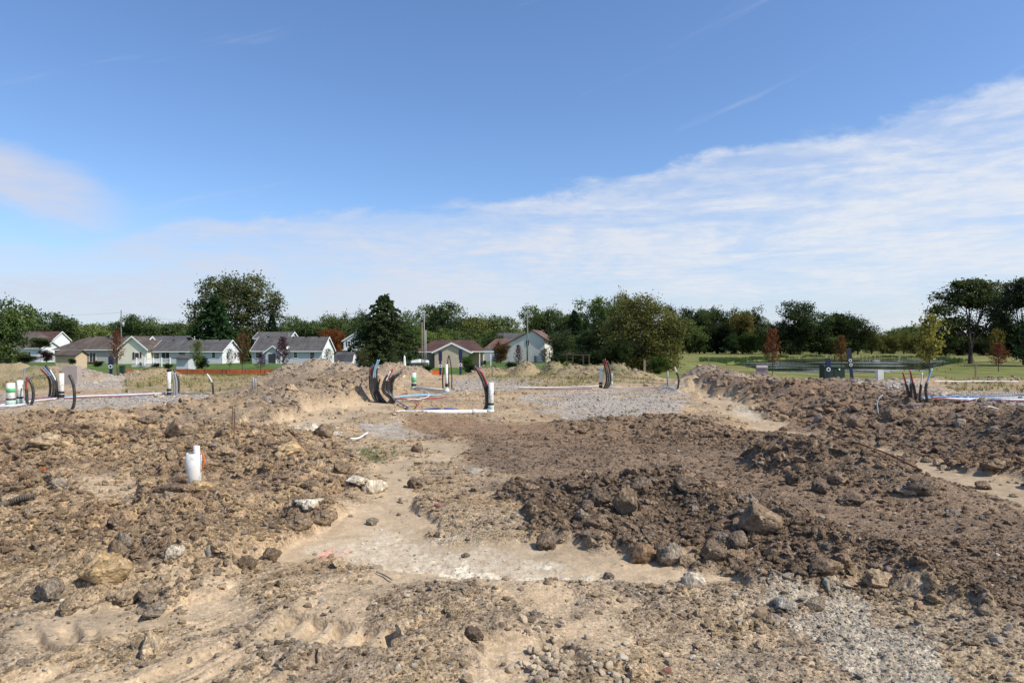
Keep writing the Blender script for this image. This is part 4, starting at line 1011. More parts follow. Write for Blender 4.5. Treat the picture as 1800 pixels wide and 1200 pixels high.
for i, (u, vt, w, k, c, lb) in enumerate([(515, 543, 52, 1, MG, 'green tree right beside the tall olive tree'), (545, 556, 45, 2, DG, 'dark low tree above the grey-blue house'), (578, 540, 60, 3, MG, 'round green tree behind the orange maple'), (612, 545, 56, 4, MG, 'green tree between orange maple and big spruce'),
     (640, 540, 50, 5, DG, 'dark tree touching the big spruce on its left'), (710, 541, 60, 6, MG, 'green tree behind right side of the big spruce')]):
    T(u, 240, vt, w, lb, c, k)
T(545, 210, 560, 70, 'dark shrubby tree behind grey-blue house roof', DG, 4); T(620, 215, 560, 50, 'low dark tree behind two-storey house', DG, 5)
T(583, 195, 571, 42, 'orange-leaved maple above the grey-blue house', (.20, .075, .03), 2)
# the big spruce with a shaggy outline
T(676, 112, 519, 142, 'big dark shaggy spruce in the middle of the houses', (.055, .075, .033), 101, name='conifer_tree'); T(648, 118, 546, 60, 'dark left half of the big spruce clump', BG, 4); T(700, 118, 552, 56, 'green tree leaning on the right of the big spruce', (.025, .04, .015), 5)
T(722, 150, 548, 46, 'green tree between big spruce and utility poles', MG, 6)
for u, vt, w, k, c, d, lb in [(752, 521, 48, 1, MG, 235, 'tall green tree right behind the cluster of poles'), (790, 530, 84, 0, DG, 230, 'big round dark tree above the brown-roofed house'), (840, 543, 90, 3, OG, 240, 'broad olive tree above the patio cover'), (880, 546, 50, 2, MG, 245, 'small round tree left of the saltbox house'),
       (905, 560, 56, 6, LG, 215, 'light green low tree above the dark grey roof'), (770, 574, 60, 4, LG, 175, 'low light green tree behind the brown roof'), (815, 572, 60, 5, MG, 180, 'low green tree over the brown ridge'), (730, 568, 40, 4, MG, 170, 'low green tree left behind brown roof'), (866, 575, 50, 5, DG, 200, 'low dark tree left of the dark grey roof')]:
    T(u, d, vt, w, lb, c, k)
T(880, 150, 598, 34, 'small russet bush tree in front of the red wing roof', (.12, .07, .035), 4, name='small_tree')
# right of the saltbox up to the brown willow
for u, vt, w, k, c, d, lb in [(935, 522, 54, 1, MG, 235, 'tall open tree behind the saltbox house and pole'), (972, 526, 50, 3, DG, 235, 'tall dark tree just right of the saltbox peak'), (1000, 540, 56, 2, DG, 225, 'dark tree mid way between saltbox and willow'), (1035, 519, 70, 0, MG, 235, 'tall green tree left of the poplar'),
       (1070, 519, 50, 5, MG, 230, 'dark green tree behind left of the brown willow'), (1010, 545, 56, 101, (.022, .042, .016), 180, 'dark conifer left of the brown willow'), (990, 575, 56, 4, BG, 160, 'low dark tree right of the saltbox house'), (1045, 560, 70, 6, BG, 140, 'low dark tree over the play set'), (1068, 555, 60, 4, (.04, .05, .02), 120, 'low dark green tree at left foot of the brown willow')]:
    T(u, d, vt, w, lb, c, k, name='conifer_tree' if k == 101 else 'broadleaf_tree')
T(1092, 150, 491, 40, 'tall slim poplar rising above the brown willow', OG, 3)
cm, Cc = make_crown(911, 42000, .0155, .07, lobes=[(0, 0, .82, .20, .2, .16), (-.12, 0, .66, .24, .2, .18), (.16, 0, .66, .22, .2, .2), (.33, 0, .55, .15, .15, .13), (.42, 0, .60, .09, .09, .08), (-.26, 0, .46, .2, .18, .2), (0, 0, .4, .3, .25, .22), (.28, 0, .36, .18, .15, .16), (-.25, 0, .18, .22, .18, .16), (.1, 0, .16, .28, .2, .14), (.3, 0, .14, .14, .12, .10)], hollow=.5)
tk = make_trunk(33, Cc, 14, .02, .6, .2); [bpy.data.objects.remove(o) for o in [o for o in bpy.data.objects if o.name.startswith('trunk_')]]
T(1128, 85, 516, 150, 'large rounded brown and olive willow at the edge of the field', (.15, .15, .06), 0, crown=cm, trunk=tk, rot=0, name='willow_tree')
T(1085, 80, 590, 60, 'dark understorey bush at left foot of the willow', (.03, .045, .016), 4, name='bush', cat='bush'); T(1158, 78, 622, 34, 'bright green bush at right foot of the willow', (.05, .08, .02), 5, name='bush', cat='bush')
# far woods beyond the field
wood = [(1190, 535), (1212, 530), (1238, 532), (1262, 529), (1290, 536), (1322, 534), (1345, 552), (1200, 560), (1230, 565), (1260, 560), (1290, 566), (1320, 565), (1345, 570), (1180, 548)]
for i, (u, vt) in enumerate(wood):
    T(u, 330 - (i > 6) * 12, vt, 50, 'dark green tree in the unbroken woods behind the field', random.choice([DG, DG, MG, (.035, .05, .022)]), i % 7, group='trees of the woods behind the field')
T(1305, 310, 541, 52, 'olive-brown topped tree standing out of the dark woods', (.14, .115, .04), 2); T(1316, 300, 580, 34, 'light green bushy tree at the foot of the woods', (.05, .085, .025), 4); T(1287, 300, 582, 34, 'mid green bushy tree next to the light green one', (.035, .06, .022), 5)
for u, vt, w, k, lb in [(1372, 556, 40, 4, 'low dark tree at left of the tall pondside group'), (1405, 526, 84, 0, 'tall broad tree behind the red sapling and pond'), (1440, 536, 60, 1, 'tall dark tree in the middle of the pondside group'), (1478, 541, 62, 2, 'tree above the green transformer box'), (1508, 547, 56, 3, 'round tree at the right end of the pondside group'), (1390, 580, 60, 5, 'dark underwood behind the pond on the left'), (1460, 580, 70, 6, 'dark underwood behind the pond in the middle')]:
    T(u, 285, vt, w, lb, DG if k in (1, 5, 6) else (.036, .052, .022), k)
for i, u in enumerate(range(1532, 1640, 19)):
    T(u, 300, 578 + (i % 3) * 3, 34, 'low yellow-green tree in the row beyond the pond', (.13, .135, .045), 4 + i % 3, group='low trees in the row beyond the pond')
for i, u in enumerate(range(1640, 1860, 22)):
    T(u, 250, 592 + (i % 3) * 3, 40, 'low dark shrub tree behind the spreading oak', (.035, .042, .018), 4 + i % 3, group='shrub trees behind the oak')
def oak(seed, lobes, n=15000):
    cm, Cc = make_crown(seed, n, .017, .06, lobes=lobes, flat=.5, hollow=.3)
    m = MB(); rs = random.Random(seed)
    m.tube([(0, 0, -.03), (0, 0, .1), (.003, 0, .22)], [.028, .020, .017], 8)
    mains = []
    for ex, ey, ez, z0 in [(-.30, .05, .62, .20), (-.12, -.05, .82, .22), (.03, .05, .92, .21), (.18, 0, .82, .19), (.34, -.02, .60, .16), (.10, .15, .6, .18)]:
        S_ = spline([(0, 0, z0), (ex * .22, ey * .3, z0 + .16), (ex * .6, ey, z0 + (ez - z0) * .62), (ex, ey, ez)], 4)
        m.tube(S_, [.013 - .010 * i / (len(S_) - 1) for i in range(len(S_))], 6); mains.append(S_)
    for L in lobes:
        for k in range(3):
            e = Vector((L[0] + rs.uniform(-.7, .7) * L[3], L[1] + rs.uniform(-.7, .7) * L[4], L[2] + rs.uniform(-.3, .6) * L[5]))
            S_ = min(mains, key=lambda q: min((v - e).length for v in q)); st = S_[rs.randrange(4, len(S_) - 2)]
            m.tube(spline([st, st.lerp(e, .5) + Vector((0, 0, -.015)), e], 3), [.006, .005, .0045, .004, .003, .002, .001], 4)
    t = m.build('trunk_', M_bark); me = t.data; bpy.data.objects.remove(t); return cm, me
cm, tk = oak(921, [(-.33, 0, .62, .13, .12, .07), (-.22, .05, .78, .15, .13, .08), (-.03, 0, .92, .15, .13, .07), (.18, 0, .88, .16, .13, .08), (.34, 0, .72, .15, .12, .08), (-.05, 0, .74, .18, .14, .08), (.14, .02, .68, .14, .12, .06), (-.30, 0, .45, .13, .12, .06), (-.12, 0, .5, .13, .12, .06), (.3, 0, .52, .14, .12, .07), (.42, .1, .6, .1, .1, .06), (-.2, .1, .3, .14, .12, .08), (.25, .1, .36, .16, .12, .10), (0, .12, .42, .2, .1, .10), (-.38, .1, .36, .10, .12, .08), (.4, .0, .42, .10, .12, .08), (.1, .0, .8, .22, .2, .10)], 20000)
T(1706, 130, 489, 165, 'great spreading oak with visible dark limbs on the right', (.075, .092, .042), 0, crown=cm, trunk=tk, rot=0, name='oak_tree')
T(1800, 118, 487, 100, 'dark oak cut by the right edge of the view', (.06, .075, .036), 0, crown=cm, trunk=tk, rot=2.2, name='oak_tree')
T(1800, 140, 560, 90, 'dense dark undergrowth below the right edge oak', (.025, .03, .013), 4); T(1850, 110, 500, 120, 'dark tree beyond the right edge of the view', DG, 0)
# belt of woods that closes the horizon outside of the houses
for i in range(34):
    u = -560 + i * 90; d_ = 380
    if 1160 < u < 1350: continue
    T(u + random.uniform(-20, 20), d_, random.uniform(556, 582), 110, 'distant tree in the belt along the horizon', MG if i % 2 else DG, i % 7, group='distant trees along the horizon')

# ------------------------------------------------------------------ saplings and shrubs
def sapling_crown(seed, n, size, shape):
    """open crown of single leaves on thin twigs; shape(z)->radius for z 0..1"""
    r = np.random.default_rng(seed); m = MB(); P = []
    m.tube([(0, 0, -.02), (.004, 0, .35), (0, .004, .95)], [.0135, .010, .003], 6)
    for i in range(34):
        z = .25 + .72 * i / 34; ln = shape((z - .2) / .8) * r.uniform(.7, 1.1); a = i * 2.4 + r.uniform(-.4, .4); rise = .5 * ln
        e = (math.cos(a) * ln, math.sin(a) * ln, min(z + rise, 1.0)); m.tube([(0, 0, z), (e[0] * .5, e[1] * .5, z + (e[2] - z) * .4), e], [.004, .003, .0012], 4)
        k = n // 34; t = r.uniform(.2, 1.05, k)
        P.append(np.stack([e[0] * t, e[1] * t, z + (e[2] - z) * t * t], 1) + r.normal(size=(k, 3)) * .028)
    P = np.concatenate(P); V, F = leafquads(P, size, .1, 1.4); cm = npmesh('crown', V, F, False)
    t = m.build('trunk_', M_bark); me = t.data; bpy.data.objects.remove(t); return cm, me
rng = np.random.default_rng(5)
cone = lambda t: .36 * (1 - t) ** .7 * (.35 + min(1, t * 5) * .65) + .02
oval = lambda t: .30 * math.sin(math.pi * min(1, max(0, .1 + .9 * t))) ** .8 + .02
SAP = [sapling_crown(1, 1500, .026, cone), sapling_crown(2, 1500, .028, oval), sapling_crown(3, 700, .030, oval), sapling_crown(4, 650, .03, cone), sapling_crown(5, 1150, .038, oval)]
def sap(u, d, vtop, base, wpx, k, c, label): return T(u, d, vtop, wpx / .68, label, c, 0, base=base, crown=SAP[k][0], trunk=SAP[k][1], name='sapling', cat='young tree')
RED, PUR, GRN, RDB = (.18, .055, .035), (.075, .028, .045), (.085, .11, .035), (.16, .07, .04)
sap(205, 62, 580, 652, 32, 0, RDB, 'red-brown young tree in front of the cream gable wing'); sap(347, 88, 600, 650, 30, 1, (.12, .16, .03), 'light green young tree by the blue-grey shed'); sap(404, 86, 612, 653, 20, 2, GRN, 'thin grey-green young tree before the white gable end')
sap(426, 82, 586, 654, 34, 1, (.13, .075, .035), 'brownish red-tinged young tree between the two grey houses'); sap(458, 80, 620, 655, 30, 3, PUR, 'small dark purple young tree before the porch gable'); sap(497, 82, 592, 655, 36, 0, PUR, 'taller dark purple young tree beside porch gable')
sap(577, 80, 612, 652, 24, 2, GRN, 'thin young tree left of the barn-shaped shed'); sap(638, 80, 610, 652, 30, 2, (.08, .09, .03), 'spindly young tree right of the barn-shaped shed'); sap(692, 90, 612, 650, 26, 2, (.06, .08, .03), 'spindly young tree before the big spruce')
sap(911, 82, 606, 648, 20, 0, PUR, 'dark purple young tree left of the tall single pole'); sap(958, 90, 612, 644, 20, 1, (.09, .08, .04), 'small brown-green young tree before the saltbox wall'); sap(941, 92, 625, 642, 8, 1, PUR, 'tiny purple shrub by the saltbox wall')
sap(1358, 52, 577, 657, 40, 0, (.17, .065, .035), 'red and bronze cone-shaped young tree in front of the pond'); sap(1479, 58, 589, 650, 34, 0, (.14, .07, .03), 'bronze and green young tree behind the green transformer box')
sap(1634, 36, 553, 662, 62, 4, (.21, .20, .06), 'yellow-green airy young tree on a thin trunk at the right'); sap(1755, 50, 602, 652, 42, 0, (.16, .055, .035), 'red-brown low young tree near the right edge'); sap(1752, 56, 578, 640, 30, 1, (.13, .11, .03), 'yellowish young tree behind the red-brown one')
sap(247, 75, 636, 655, 14, 3, (.03, .045, .02), 'small dark evergreen left of the white fence')
def bush(u, d, vtop, base, wpx, c, label, k=4): return T(u, d, vtop, wpx, label, c, k, base=base, name='bush', cat='bush')
bush(172, 88, 633, 645, 20, (.035, .055, .02), 'low green bush beside the long ranch deck'); bush(274, 86, 636, 650, 15, (.03, .045, .02), 'small dark conifer bush before the white fence', 5); bush(296, 88, 637, 648, 18, (.035, .055, .02), 'small bush at the white fence corner', 6)
bush(127, 104, 629, 640, 14, (.035, .05, .02), 'low bush at the corner of the tan shed', 4); bush(355, 100, 624, 648, 26, (.02, .035, .015), 'dark round bush right of the blue-grey shed', 5); bush(50, 110, 622, 636, 40, (.05, .055, .03), 'grey-green hedge in front of the white house', 6); bush(82, 112, 613, 636, 26, (.05, .025, .03), 'dark purple bush beside the tan shed', 4)
bush(70, 160, 592, 612, 40, (.07, .09, .03), 'olive bush below the red roof', 4); bush(705, 48, 641, 652, 20, (.05, .10, .02), 'bright green bush below the folded umbrella', 5); bush(753, 96, 640, 652, 20, (.04, .08, .02), 'green bush at the foot of the utility poles', 6); bush(822, 92, 623, 648, 26, (.06, .12, .02), 'bright green bush on the right of the beige gable', 4); bush(825, 84, 638, 656, 24, (.025, .04, .02), 'dark bush in front of the patio', 5)
bush(867, 90, 640, 650, 10, (.03, .05, .02), 'tiny dark bush right of the patio posts', 6); bush(898, 80, 634, 652, 22, (.025, .045, .02), 'dark conifer bush in front of the purple young tree', 4); bush(980, 115, 624, 642, 36, (.025, .035, .016), 'dark bushes by the picnic table', 5); bush(1250, 47, 641, 652, 14, (.05, .06, .025), 'small green bush behind the dark rubble heap', 5)
for i, (u, w) in enumerate([(20, 60), (665, 50), (1020, 70), (1055, 60)]): bush(u, 120, 612, 642, w, BG, ['dark hedge low under the left edge tree', 'dark hedge at the foot of the big spruce', 'dark hedge behind the play set', 'dark hedge left of the willow trunk'][i], 4 + i % 3)

# ------------------------------------------------------------------ site: finding the ground along a sight line
_ds = np.geomspace(2.6, 140, 1500)
def D(u, v):
    X = SX(u, _ds); H = gzs(X, _ds); vp = HZ + FPX * (CAMH - H) / _ds
    k = np.nonzero(vp <= v)[0]; return float(_ds[k[0]]) if len(k) else 95.0
def onG(u, v, up=0.0):
    d = D(u, v); x = SX(u, d); return Vector((x, d, gz(x, d) + up))
rng = np.random.default_rng(77); random.seed(77)
M_pvc = paint('white_pvc', (.72, .71, .66), .4, .06, 4, spec=.5, grime=.85); M_pvc2 = paint('clean_pvc', (.70, .69, .64), .35, .05, 4, spec=.5, grime=.6)
M_mint = paint('primer_green_pvc', (.45, .58, .50), .5, .1, 6, grime=.4); M_rub = paint('black_rubber', (.018, .018, .018), .5, .1)
M_cond = paint('black_conduit', (.030, .029, .028), .42, .15, 5, spec=.5, grime=.55); M_gcond = paint('grey_conduit', (.28, .29, .30), .45, .1, 5, grime=.4)
M_red = paint('red_tube', (.36, .04, .04), .4, .15, grime=.4); M_blue = paint('blue_tube', (.07, .19, .40), .4, .15, grime=.4); M_lblue = paint('lightblue_tube', (.25, .44, .56), .4, .15, grime=.4); M_purp = paint('dull_red_tube', (.28, .09, .11), .45, .15, grime=.4)
M_gtape = paint('green_tape', (.14, .50, .20), .4, .1); M_orng = paint('orange_plastic', (.75, .16, .03), .5, .1); M_whtube = paint('white_tube', (.70, .70, .72), .45, .08, grime=.3); M_yel = paint('yellow_plastic', (.7, .5, .03), .5, .1)
M_fence = paint('faded_orange_fabric', (.46, .12, .04), .7, .15)
M_navy = paint('navy_plastic', (.018, .028, .07), .45, .15); M_sgreen = paint('dark_green_steel', (.020, .040, .028), .45, .15); M_boxg = paint('greige_plastic', (.36, .31, .28), .6, .08, grime=.2); M_rust = paint('rusty_steel', (.13, .06, .035), .8, .3, 20); M_wood = paint('grey_wood', (.24, .19, .14), .9, .25, 8); M_pole = paint('pole_wood', (.17, .15, .13), .9, .2, 4); M_steel = paint('galvanised_steel', (.42, .43, .44), .45, .1, spec=.6)

def standpipe(u, vb, vt, w, label, bands=(), mat=None, name='standpipe', group=None, lower=None, capm=None, lean=0.0):
    p = onG(u, vb); d = p.y; H = SZ(vt, d) - p.z; r = w / 2 * d / FPX
    root = empty(name, p, 0, label, 'pipe', group); root.rotation_euler = (0, lean, 0)
    m = MB(); m.tube([(0, 0, -.15), (0, 0, H * .5), (0, 0, H)], r, 18, inner=.86); m.build('pipe', mat or M_pvc, root, smooth=True)
    if lower: MB().lathe([(r * 1.16, -.05), (r * 1.16, lower * H), (r * 1.02, lower * H + .01)], n=18).build('coupling', M_mint, root, smooth=True)
    for f0, f1, m_, nm in bands: MB().lathe([(r * 1.05, f0 * H), (r * 1.13, f0 * H + .004), (r * 1.13, f1 * H - .004), (r * 1.05, f1 * H)], n=18).build(nm, m_, root, smooth=True)
    if capm: MB().lathe([(r * 1.2, H - .05), (r * 1.2, H + .01), (r * .9, H + .03)], n=16).build('cap', capm, root, smooth=True)
    return root, p, H, r
# the capped pipe in the left foreground
root, p, H, r = standpipe(340.5, 852, 796, 25.5, 'thick white upright pipe with a thinner pipe in its top, in the left foreground dirt', mat=M_pvc2, name='cleanout_pipe')
k = p.y / FPX
MB().tube([(5 * k, 0, H - .1), (5 * k, 0, H + 13 * k)], 5.2 * k, 14, inner=.8).build('inner_pipe', M_pvc2, root, smooth=True)
MB().tube(spline([(12 * k, -.01, H - 2 * k), (17 * k, -.02, H + 1 * k), (20 * k, -.02, H - 12 * k), (18 * k, -.02, H - 24 * k), (14.5 * k, -.01, H - 31 * k)], 6), 1.1 * k, 6).build('strap', M_orng, root, smooth=True)
# left group
standpipe(19, 713, 673, 13, 'thick white pipe with green tape near its top, leftmost of the left cluster', [(.60, .78, M_gtape, 'tape'), (.24, .32, M_rub, 'clamp')], lower=.24)
standpipe(35, 711, 668, 9.5, 'thinner white pipe just right of the green-taped one on the left', [(.24, .32, M_rub, 'clamp')], lower=.24)
standpipe(108, 701, 656, 8, 'white pipe with black coupling between the curved conduits and the beige cabinet', [(.06, .18, M_rub, 'clamp'), (.22, .30, M_rub, 'clamp')])
standpipe(297, 695, 650, 6.5, 'slim white pipe with black cap standing on the gravel before the ranch houses', [(.02, .12, M_rub, 'clamp'), (.17, .26, M_rub, 'clamp')], capm=M_rub)
standpipe(445, 684, 663, 3, 'left one of two short grey pipes sticking out of the sand', mat=M_gcond); standpipe(449, 684, 664, 3, 'right one of two short grey pipes sticking out of the sand', mat=M_gcond)
# middle groups
ra, pa, Ha, r_a = standpipe(727.5, 684, 655, 8, 'short white pipe with green tape in front of the brown-roofed house', [(.45, .75, M_gtape, 'tape'), (.18, .34, M_rub, 'clamp')], lower=.18)
rb, pb, Hb, r_b_ = standpipe(785, 690, 640, 4.6, 'thin white pipe with black coupling between two dark upright conduits', [(.0, .12, M_rub, 'clamp'), (.2, .32, M_rub, 'clamp')])
q = pb - pa; MB().tube([(0, 0, .06), (q.x * .97, q.y * .97, q.z + .08)], .045, 10).build('lateral_pipe', M_pvc2, ra, smooth=True)
MB().lathe([(.09, 0), (.1, .05), (.09, .14)], n=12).build('fitting', M_pvc2, rb, smooth=True)
rc, pc_, Hc, r_c = standpipe(863, 722, 672, 9.2, 'white upright pipe joined by an elbow to the long white pipe lying on the dirt', [(.20, .28, M_rub, 'clamp')], lower=.2, name='drain_pipe')
e = [onG(862, 727), onG(780, 728), onG(706, 729)]; dd = pc_.y
def rel(u, v, dz=0):
    f = max(0, min(1, (862 - u) / 154)); d_ = dd - .9 * f; return (SX(u, d_) - pc_.x, d_ - dd, SZ(v, d_) - pc_.z + .02)
ly = 0
MB().tube([rel(862, 722), rel(860, 724), rel(855, 725), rel(780, 725.5), rel(708, 726.5)], .062, 14).build('lying_pipe', M_pvc2, rc, smooth=True)
MB().tube(spline([rel(712, 726.3), rel(700, 727), rel(694, 730), rel(690, 738)], 4), .068, 14).build('elbow', M_pvc2, rc, smooth=True)
MB().tube([rel(838, 725), rel(829, 725.1)], .072, 14).build('joint', M_pvc2, rc, smooth=True); MB().tube([rel(868, 723.5), rel(856, 724.6)], .075, 14).build('joint', M_pvc2, rc, smooth=True)
standpipe(1056, 682, 647, 5.8, 'white pipe with black coupling at the edge of the middle gravel bed', [(.02, .14, M_rub, 'clamp'), (.18, .28, M_rub, 'clamp')])
standpipe(1075, 677, 655, 4, 'short grey stub standing in a white collar right of the black conduits', mat=M_gcond, lower=.3)
standpipe(1173.5, 681, 652, 3, 'square grey stub at the right end of the middle gravel bed', mat=M_gcond)

def conduit(label, uv, vb=None, w=4.0, mat=None, inner=None, ext=0.0, group=None, depth=(), n=8, name='conduit', raw=False):
    """uv from the ground up; the coloured tube runs out of the top"""
    p = onG(uv[0][0], vb or uv[0][1]); d = p.y; root = empty(name, p, 0, label, 'conduit', group)
    P = [(SX(u, d) - p.x, (depth[i] if i < len(depth) else 0), SZ(v, d) - p.z) for i, (u, v) in enumerate(uv)]
    if not raw: P[0] = (P[0][0], P[0][1], min(P[0][2], 0) - .06)
    S_ = spline(P, n); r = w / 2 * d / FPX; k_ = max(2, int(len(S_) * (1 - ext)))
    MB().tube(S_[:k_ + 1], r, 10).build('sleeve', mat or M_cond, root, smooth=True)
    if inner: MB().tube(S_[max(0, k_ - 2):], r * .62, 8).build('tube', inner, root, smooth=True)
    return root
conduit('grey tube pair bent outwards at the left edge cluster', [(38, 684), (41, 668), (44, 645)], 692, 2.6, M_gcond)
conduit('black conduit with red tube next to the second white pipe', [(48, 712), (47, 695), (46, 676), (49, 664)], 712, 5, inner=M_red, ext=.45)
conduit('black conduit arching like a hook right of the two white pipes', [(52, 712), (58, 702), (58, 684), (54, 672), (47, 664)], 712, 5)
g_ = 'conduits curving up beside the beige cabinet'
for i, (b, t1, t2, w, inn, lb) in enumerate([((84, 698), (88, 672), (71, 648), 4, M_red, 'leftmost of the curved conduits beside the beige cabinet, red tube end'), ((89, 699), (94, 672), (76, 645), 4, M_blue, 'second curved conduit beside the beige cabinet with blue end'), ((94, 699), (99, 672), (80, 643), 4.2, None, 'third curved conduit beside the beige cabinet, all black'), ((99, 700), (100, 682), (88, 650), 3.6, M_whtube, 'innermost curved conduit beside the cabinet, white tube end')]):
    conduit(lb, [b, ((b[0] + t1[0]) / 2 + 2, (b[1] + t1[1]) / 2 + 4), t1, ((t1[0] + t2[0]) / 2 + 3, (t1[1] + t2[1]) / 2), t2], 702, w, inner=inn, ext=.3 if inn else 0, group=g_)
conduit('single dark conduit in front of the beige cabinet, leaning left at its top', [(119, 723), (128, 716), (131, 700), (129, 676), (122, 659)], 724, 5)
for i, (u, lb) in enumerate([(305, 'grey conduit nearest the slim white pipe'), (309, 'middle grey conduit beside the slim white pipe')]): conduit(lb, [(u + 1, 694), (u + 1, 672), (u - 2, 655)], 695, 3, M_gcond)
conduit('dark conduit bending left behind the two grey ones', [(314, 690), (314, 668), (305, 649)], 691, 3.2)
conduit('lone curved conduit, black below and white above, at the end of the left gravel', [(375, 692), (374, 678), (371, 668), (364, 657)], 693, 3.6, inner=M_whtube, ext=.45)
# the big sheaf of conduits
g_ = 'black conduits of the big curved sheaf'
for i in range(7):
    f = i / 6; b = (664 + f * 10, 708 + (i % 2) * 2); t = (650.5 + f * 7.5 + (i % 3) * .8, 646 - (i % 3) * 3)
    conduit(['outermost left', 'second from left', 'third from left', 'fourth from left', 'fifth from left', 'sixth from left', 'seventh from left'][i] + ' black conduit of the curved sheaf before the big spruce',
            [(b[0] + 18, b[1] - 1), b, (653 + f * 9, 690), (650 + f * 8.5, 668), t], 709, 4.2, inner=[M_purp, None, None, M_blue, M_lblue, None, None][i], ext=.18 if i in (0, 3, 4) else 0, group=g_, depth=(0, .05 * i, .05 * i, .05 * i, .05 * i))
for i, (u, vt, mm) in enumerate([(664, 632, M_lblue), (667, 632, M_lblue)]): conduit(['left', 'right'][i] + ' pale blue tube rising above the curved sheaf', [(656 + i * 3, 664), (658 + i * 2, 650), (u, vt)], 708, 2.0, mm, name='tube', group='blue tubes of the sheaf', raw=True)
conduit('short thin black conduit in the middle of the curved sheaf', [(678, 706), (668, 694), (665, 680), (668, 665)], 708, 3.2, group=g_)
for i in range(6):
    f = i / 5; b = (690 - f * 2 + (i % 2) * 3, 706 - (i % 2) * 2); bow = (673 + f * 13, 686)
    t = (682 + f * 18, [659, 653, 648, 660, 658, 656][i])
    conduit(['first', 'second', 'third', 'fourth', 'fifth', 'sixth'][i] + ' conduit of the right half of the curved sheaf, leaning right at its top',
            [(b[0] + 4, b[1]), (b[0] - 4, b[1] - 6), bow, (bow[0] + 3, 668), t], 708, 4.4, inner=M_red if i == 2 else (M_whtube if i == 1 else None), ext=.25 if i in (1, 2) else 0, group=g_, depth=(0, .04 * i, .05 * i, .05 * i, .05 * i))
tag(MB().tube([onG(647, 704, .32), onG(668, 705, .34), onG(697, 705, .34)], .008, 6).build('tie_bar', M_rust), 'thin bar tying the curved conduit sheaf together', 'tie bar')
conduit('dark upright conduit left of the thin white pipe', [(779, 682), (778, 665), (780, 645)], 684, 2.6); conduit('tall dark conduit loop right of the thin white pipe', [(794, 682), (794, 655), (791, 632), (789, 625), (787, 640), (789, 680)], 684, 2.0)
for i, (o_, mm) in enumerate([(0, None), (5, M_red), (3, None)]):
    conduit(['black conduit curving left, outermost beside the joined white pipe', 'conduit with red tube curving left beside the joined white pipe', 'black conduit curving left, closest behind the joined white pipe'][i],
            [(842 + o_, 724), (853 + o_ * .5, 716), (855 + o_ * .6, 698), (851 + o_, 676), (843 + o_, 657), (834 + o_, 643 + o_ * .8)], 724, 4.6, inner=mm, ext=.42 if mm else 0, depth=(-.05 + .06 * i,) * 6)
for i, (u, t) in enumerate([(1061, 632), (1064.5, 630), (1068, 634)]):
    conduit(['left black conduit curving behind the white pipe at the middle gravel', 'middle black conduit with red end at the middle gravel', 'right black conduit bowed out at the middle gravel'][i], [(u - 1, 682), (u + 5, 670), (u + 4, 652), (u - 1, t)], 683, 3, inner=M_red if i == 1 else None, ext=.35 if i == 1 else 0)
conduit('lone black conduit with white band near the far field edge', [(1191, 682), (1193, 668), (1190, 655), (1186, 645)], 684, 3.4, inner=M_whtube, ext=.3)
for i, (b, t, w, inn, lb) in enumerate([((1600, 702), (1587, 654), 4.5, M_red, 'leftmost dark conduit of the right cluster, red tube at its top'), ((1602, 703), (1601, 656), 4.5, M_steel, 'grey-topped conduit crossing behind the red one'), ((1611, 704), (1600, 651), 5, M_red, 'thick dark conduit with red top in the middle of the right cluster'), ((1616, 706), (1621, 655), 4.5, M_whtube, 'black conduit with white tube top in the right cluster'), ((1632, 708), (1638, 648), 5, M_lblue, 'rightmost black conduit with pale blue tube, bowed to the left')]):
    mid = ((b[0] + t[0]) / 2 - (7 if i == 4 else 0), (b[1] + t[1]) / 2)
    conduit(lb, [b, ((b[0] + mid[0]) / 2 - (2 if i == 4 else 0), (b[1] + mid[1]) / 2), mid, t], b[1], w, inner=inn, ext=.27)

def groundline(label, uv, r, mat, name='tube', cat='tube', up=.03, group=None, n=4):
    r = r * .72 if cat == 'tube' else r
    P = [onG(u, v, up + r) for u, v in uv]; S_ = spline(P, n)
    S2 = [Vector((q.x, q.y, max(q.z, gz(q.x, q.y) + r * .6))) for q in S_]
    return tag(MB().tube(S2, r, 8).build(name, mat, smooth=True), label, cat, group)
groundline('long white tube lying across the left gravel to the black-capped pipe', [(0, 715), (90, 704), (150, 699), (230, 696), (297, 693)], .028, M_whtube)
groundline('dull red tube lying across the left gravel', [(0, 708), (60, 703), (130, 702), (210, 699), (290, 694)], .022, M_purp)
groundline('blue tube along the left gravel beside the red one', [(30, 706), (100, 700), (200, 696), (290, 692)], .018, M_blue)
groundline('white tube curving towards the viewer at the end of the left gravel', [(232, 700), (260, 704), (290, 709), (315, 707)], .02, M_whtube)
groundline('grey tube running on past the slim white pipe to the lone conduit', [(300, 693), (335, 694), (370, 694)], .03, M_gcond)
groundline('thin white pipe lying at the far left edge below the thick pipes', [(-10, 719), (25, 717), (45, 714)], .04, M_whtube)
groundline('pale blue tube looping right from the foot of the curved sheaf', [(690, 704), (705, 702), (740, 699), (775, 699)], .03, M_lblue, up=.05); groundline('second pale blue tube beside the looping one', [(690, 706), (710, 700), (745, 697), (780, 700)], .022, M_lblue, up=.06)
groundline('red tube winding right from the foot of the curved sheaf', [(692, 706), (720, 706), (755, 705), (785, 702)], .022, M_red, up=.05); groundline('red tube looping towards the lying white pipe', [(715, 706), (730, 708), (736, 713), (730, 720)], .02, M_red, up=.05)
groundline('white tube making a round loop on the dirt behind the lying pipe', [(715, 707), (735, 706), (750, 703), (754, 697), (748, 690), (738, 688)], .018, M_whtube, up=.06); groundline('blue tube running down from the sheaf to the lying pipe', [(692, 706), (705, 713), (718, 720)], .022, M_blue, up=.04)
p0 = onG(740, 722); d = p0.y + .15
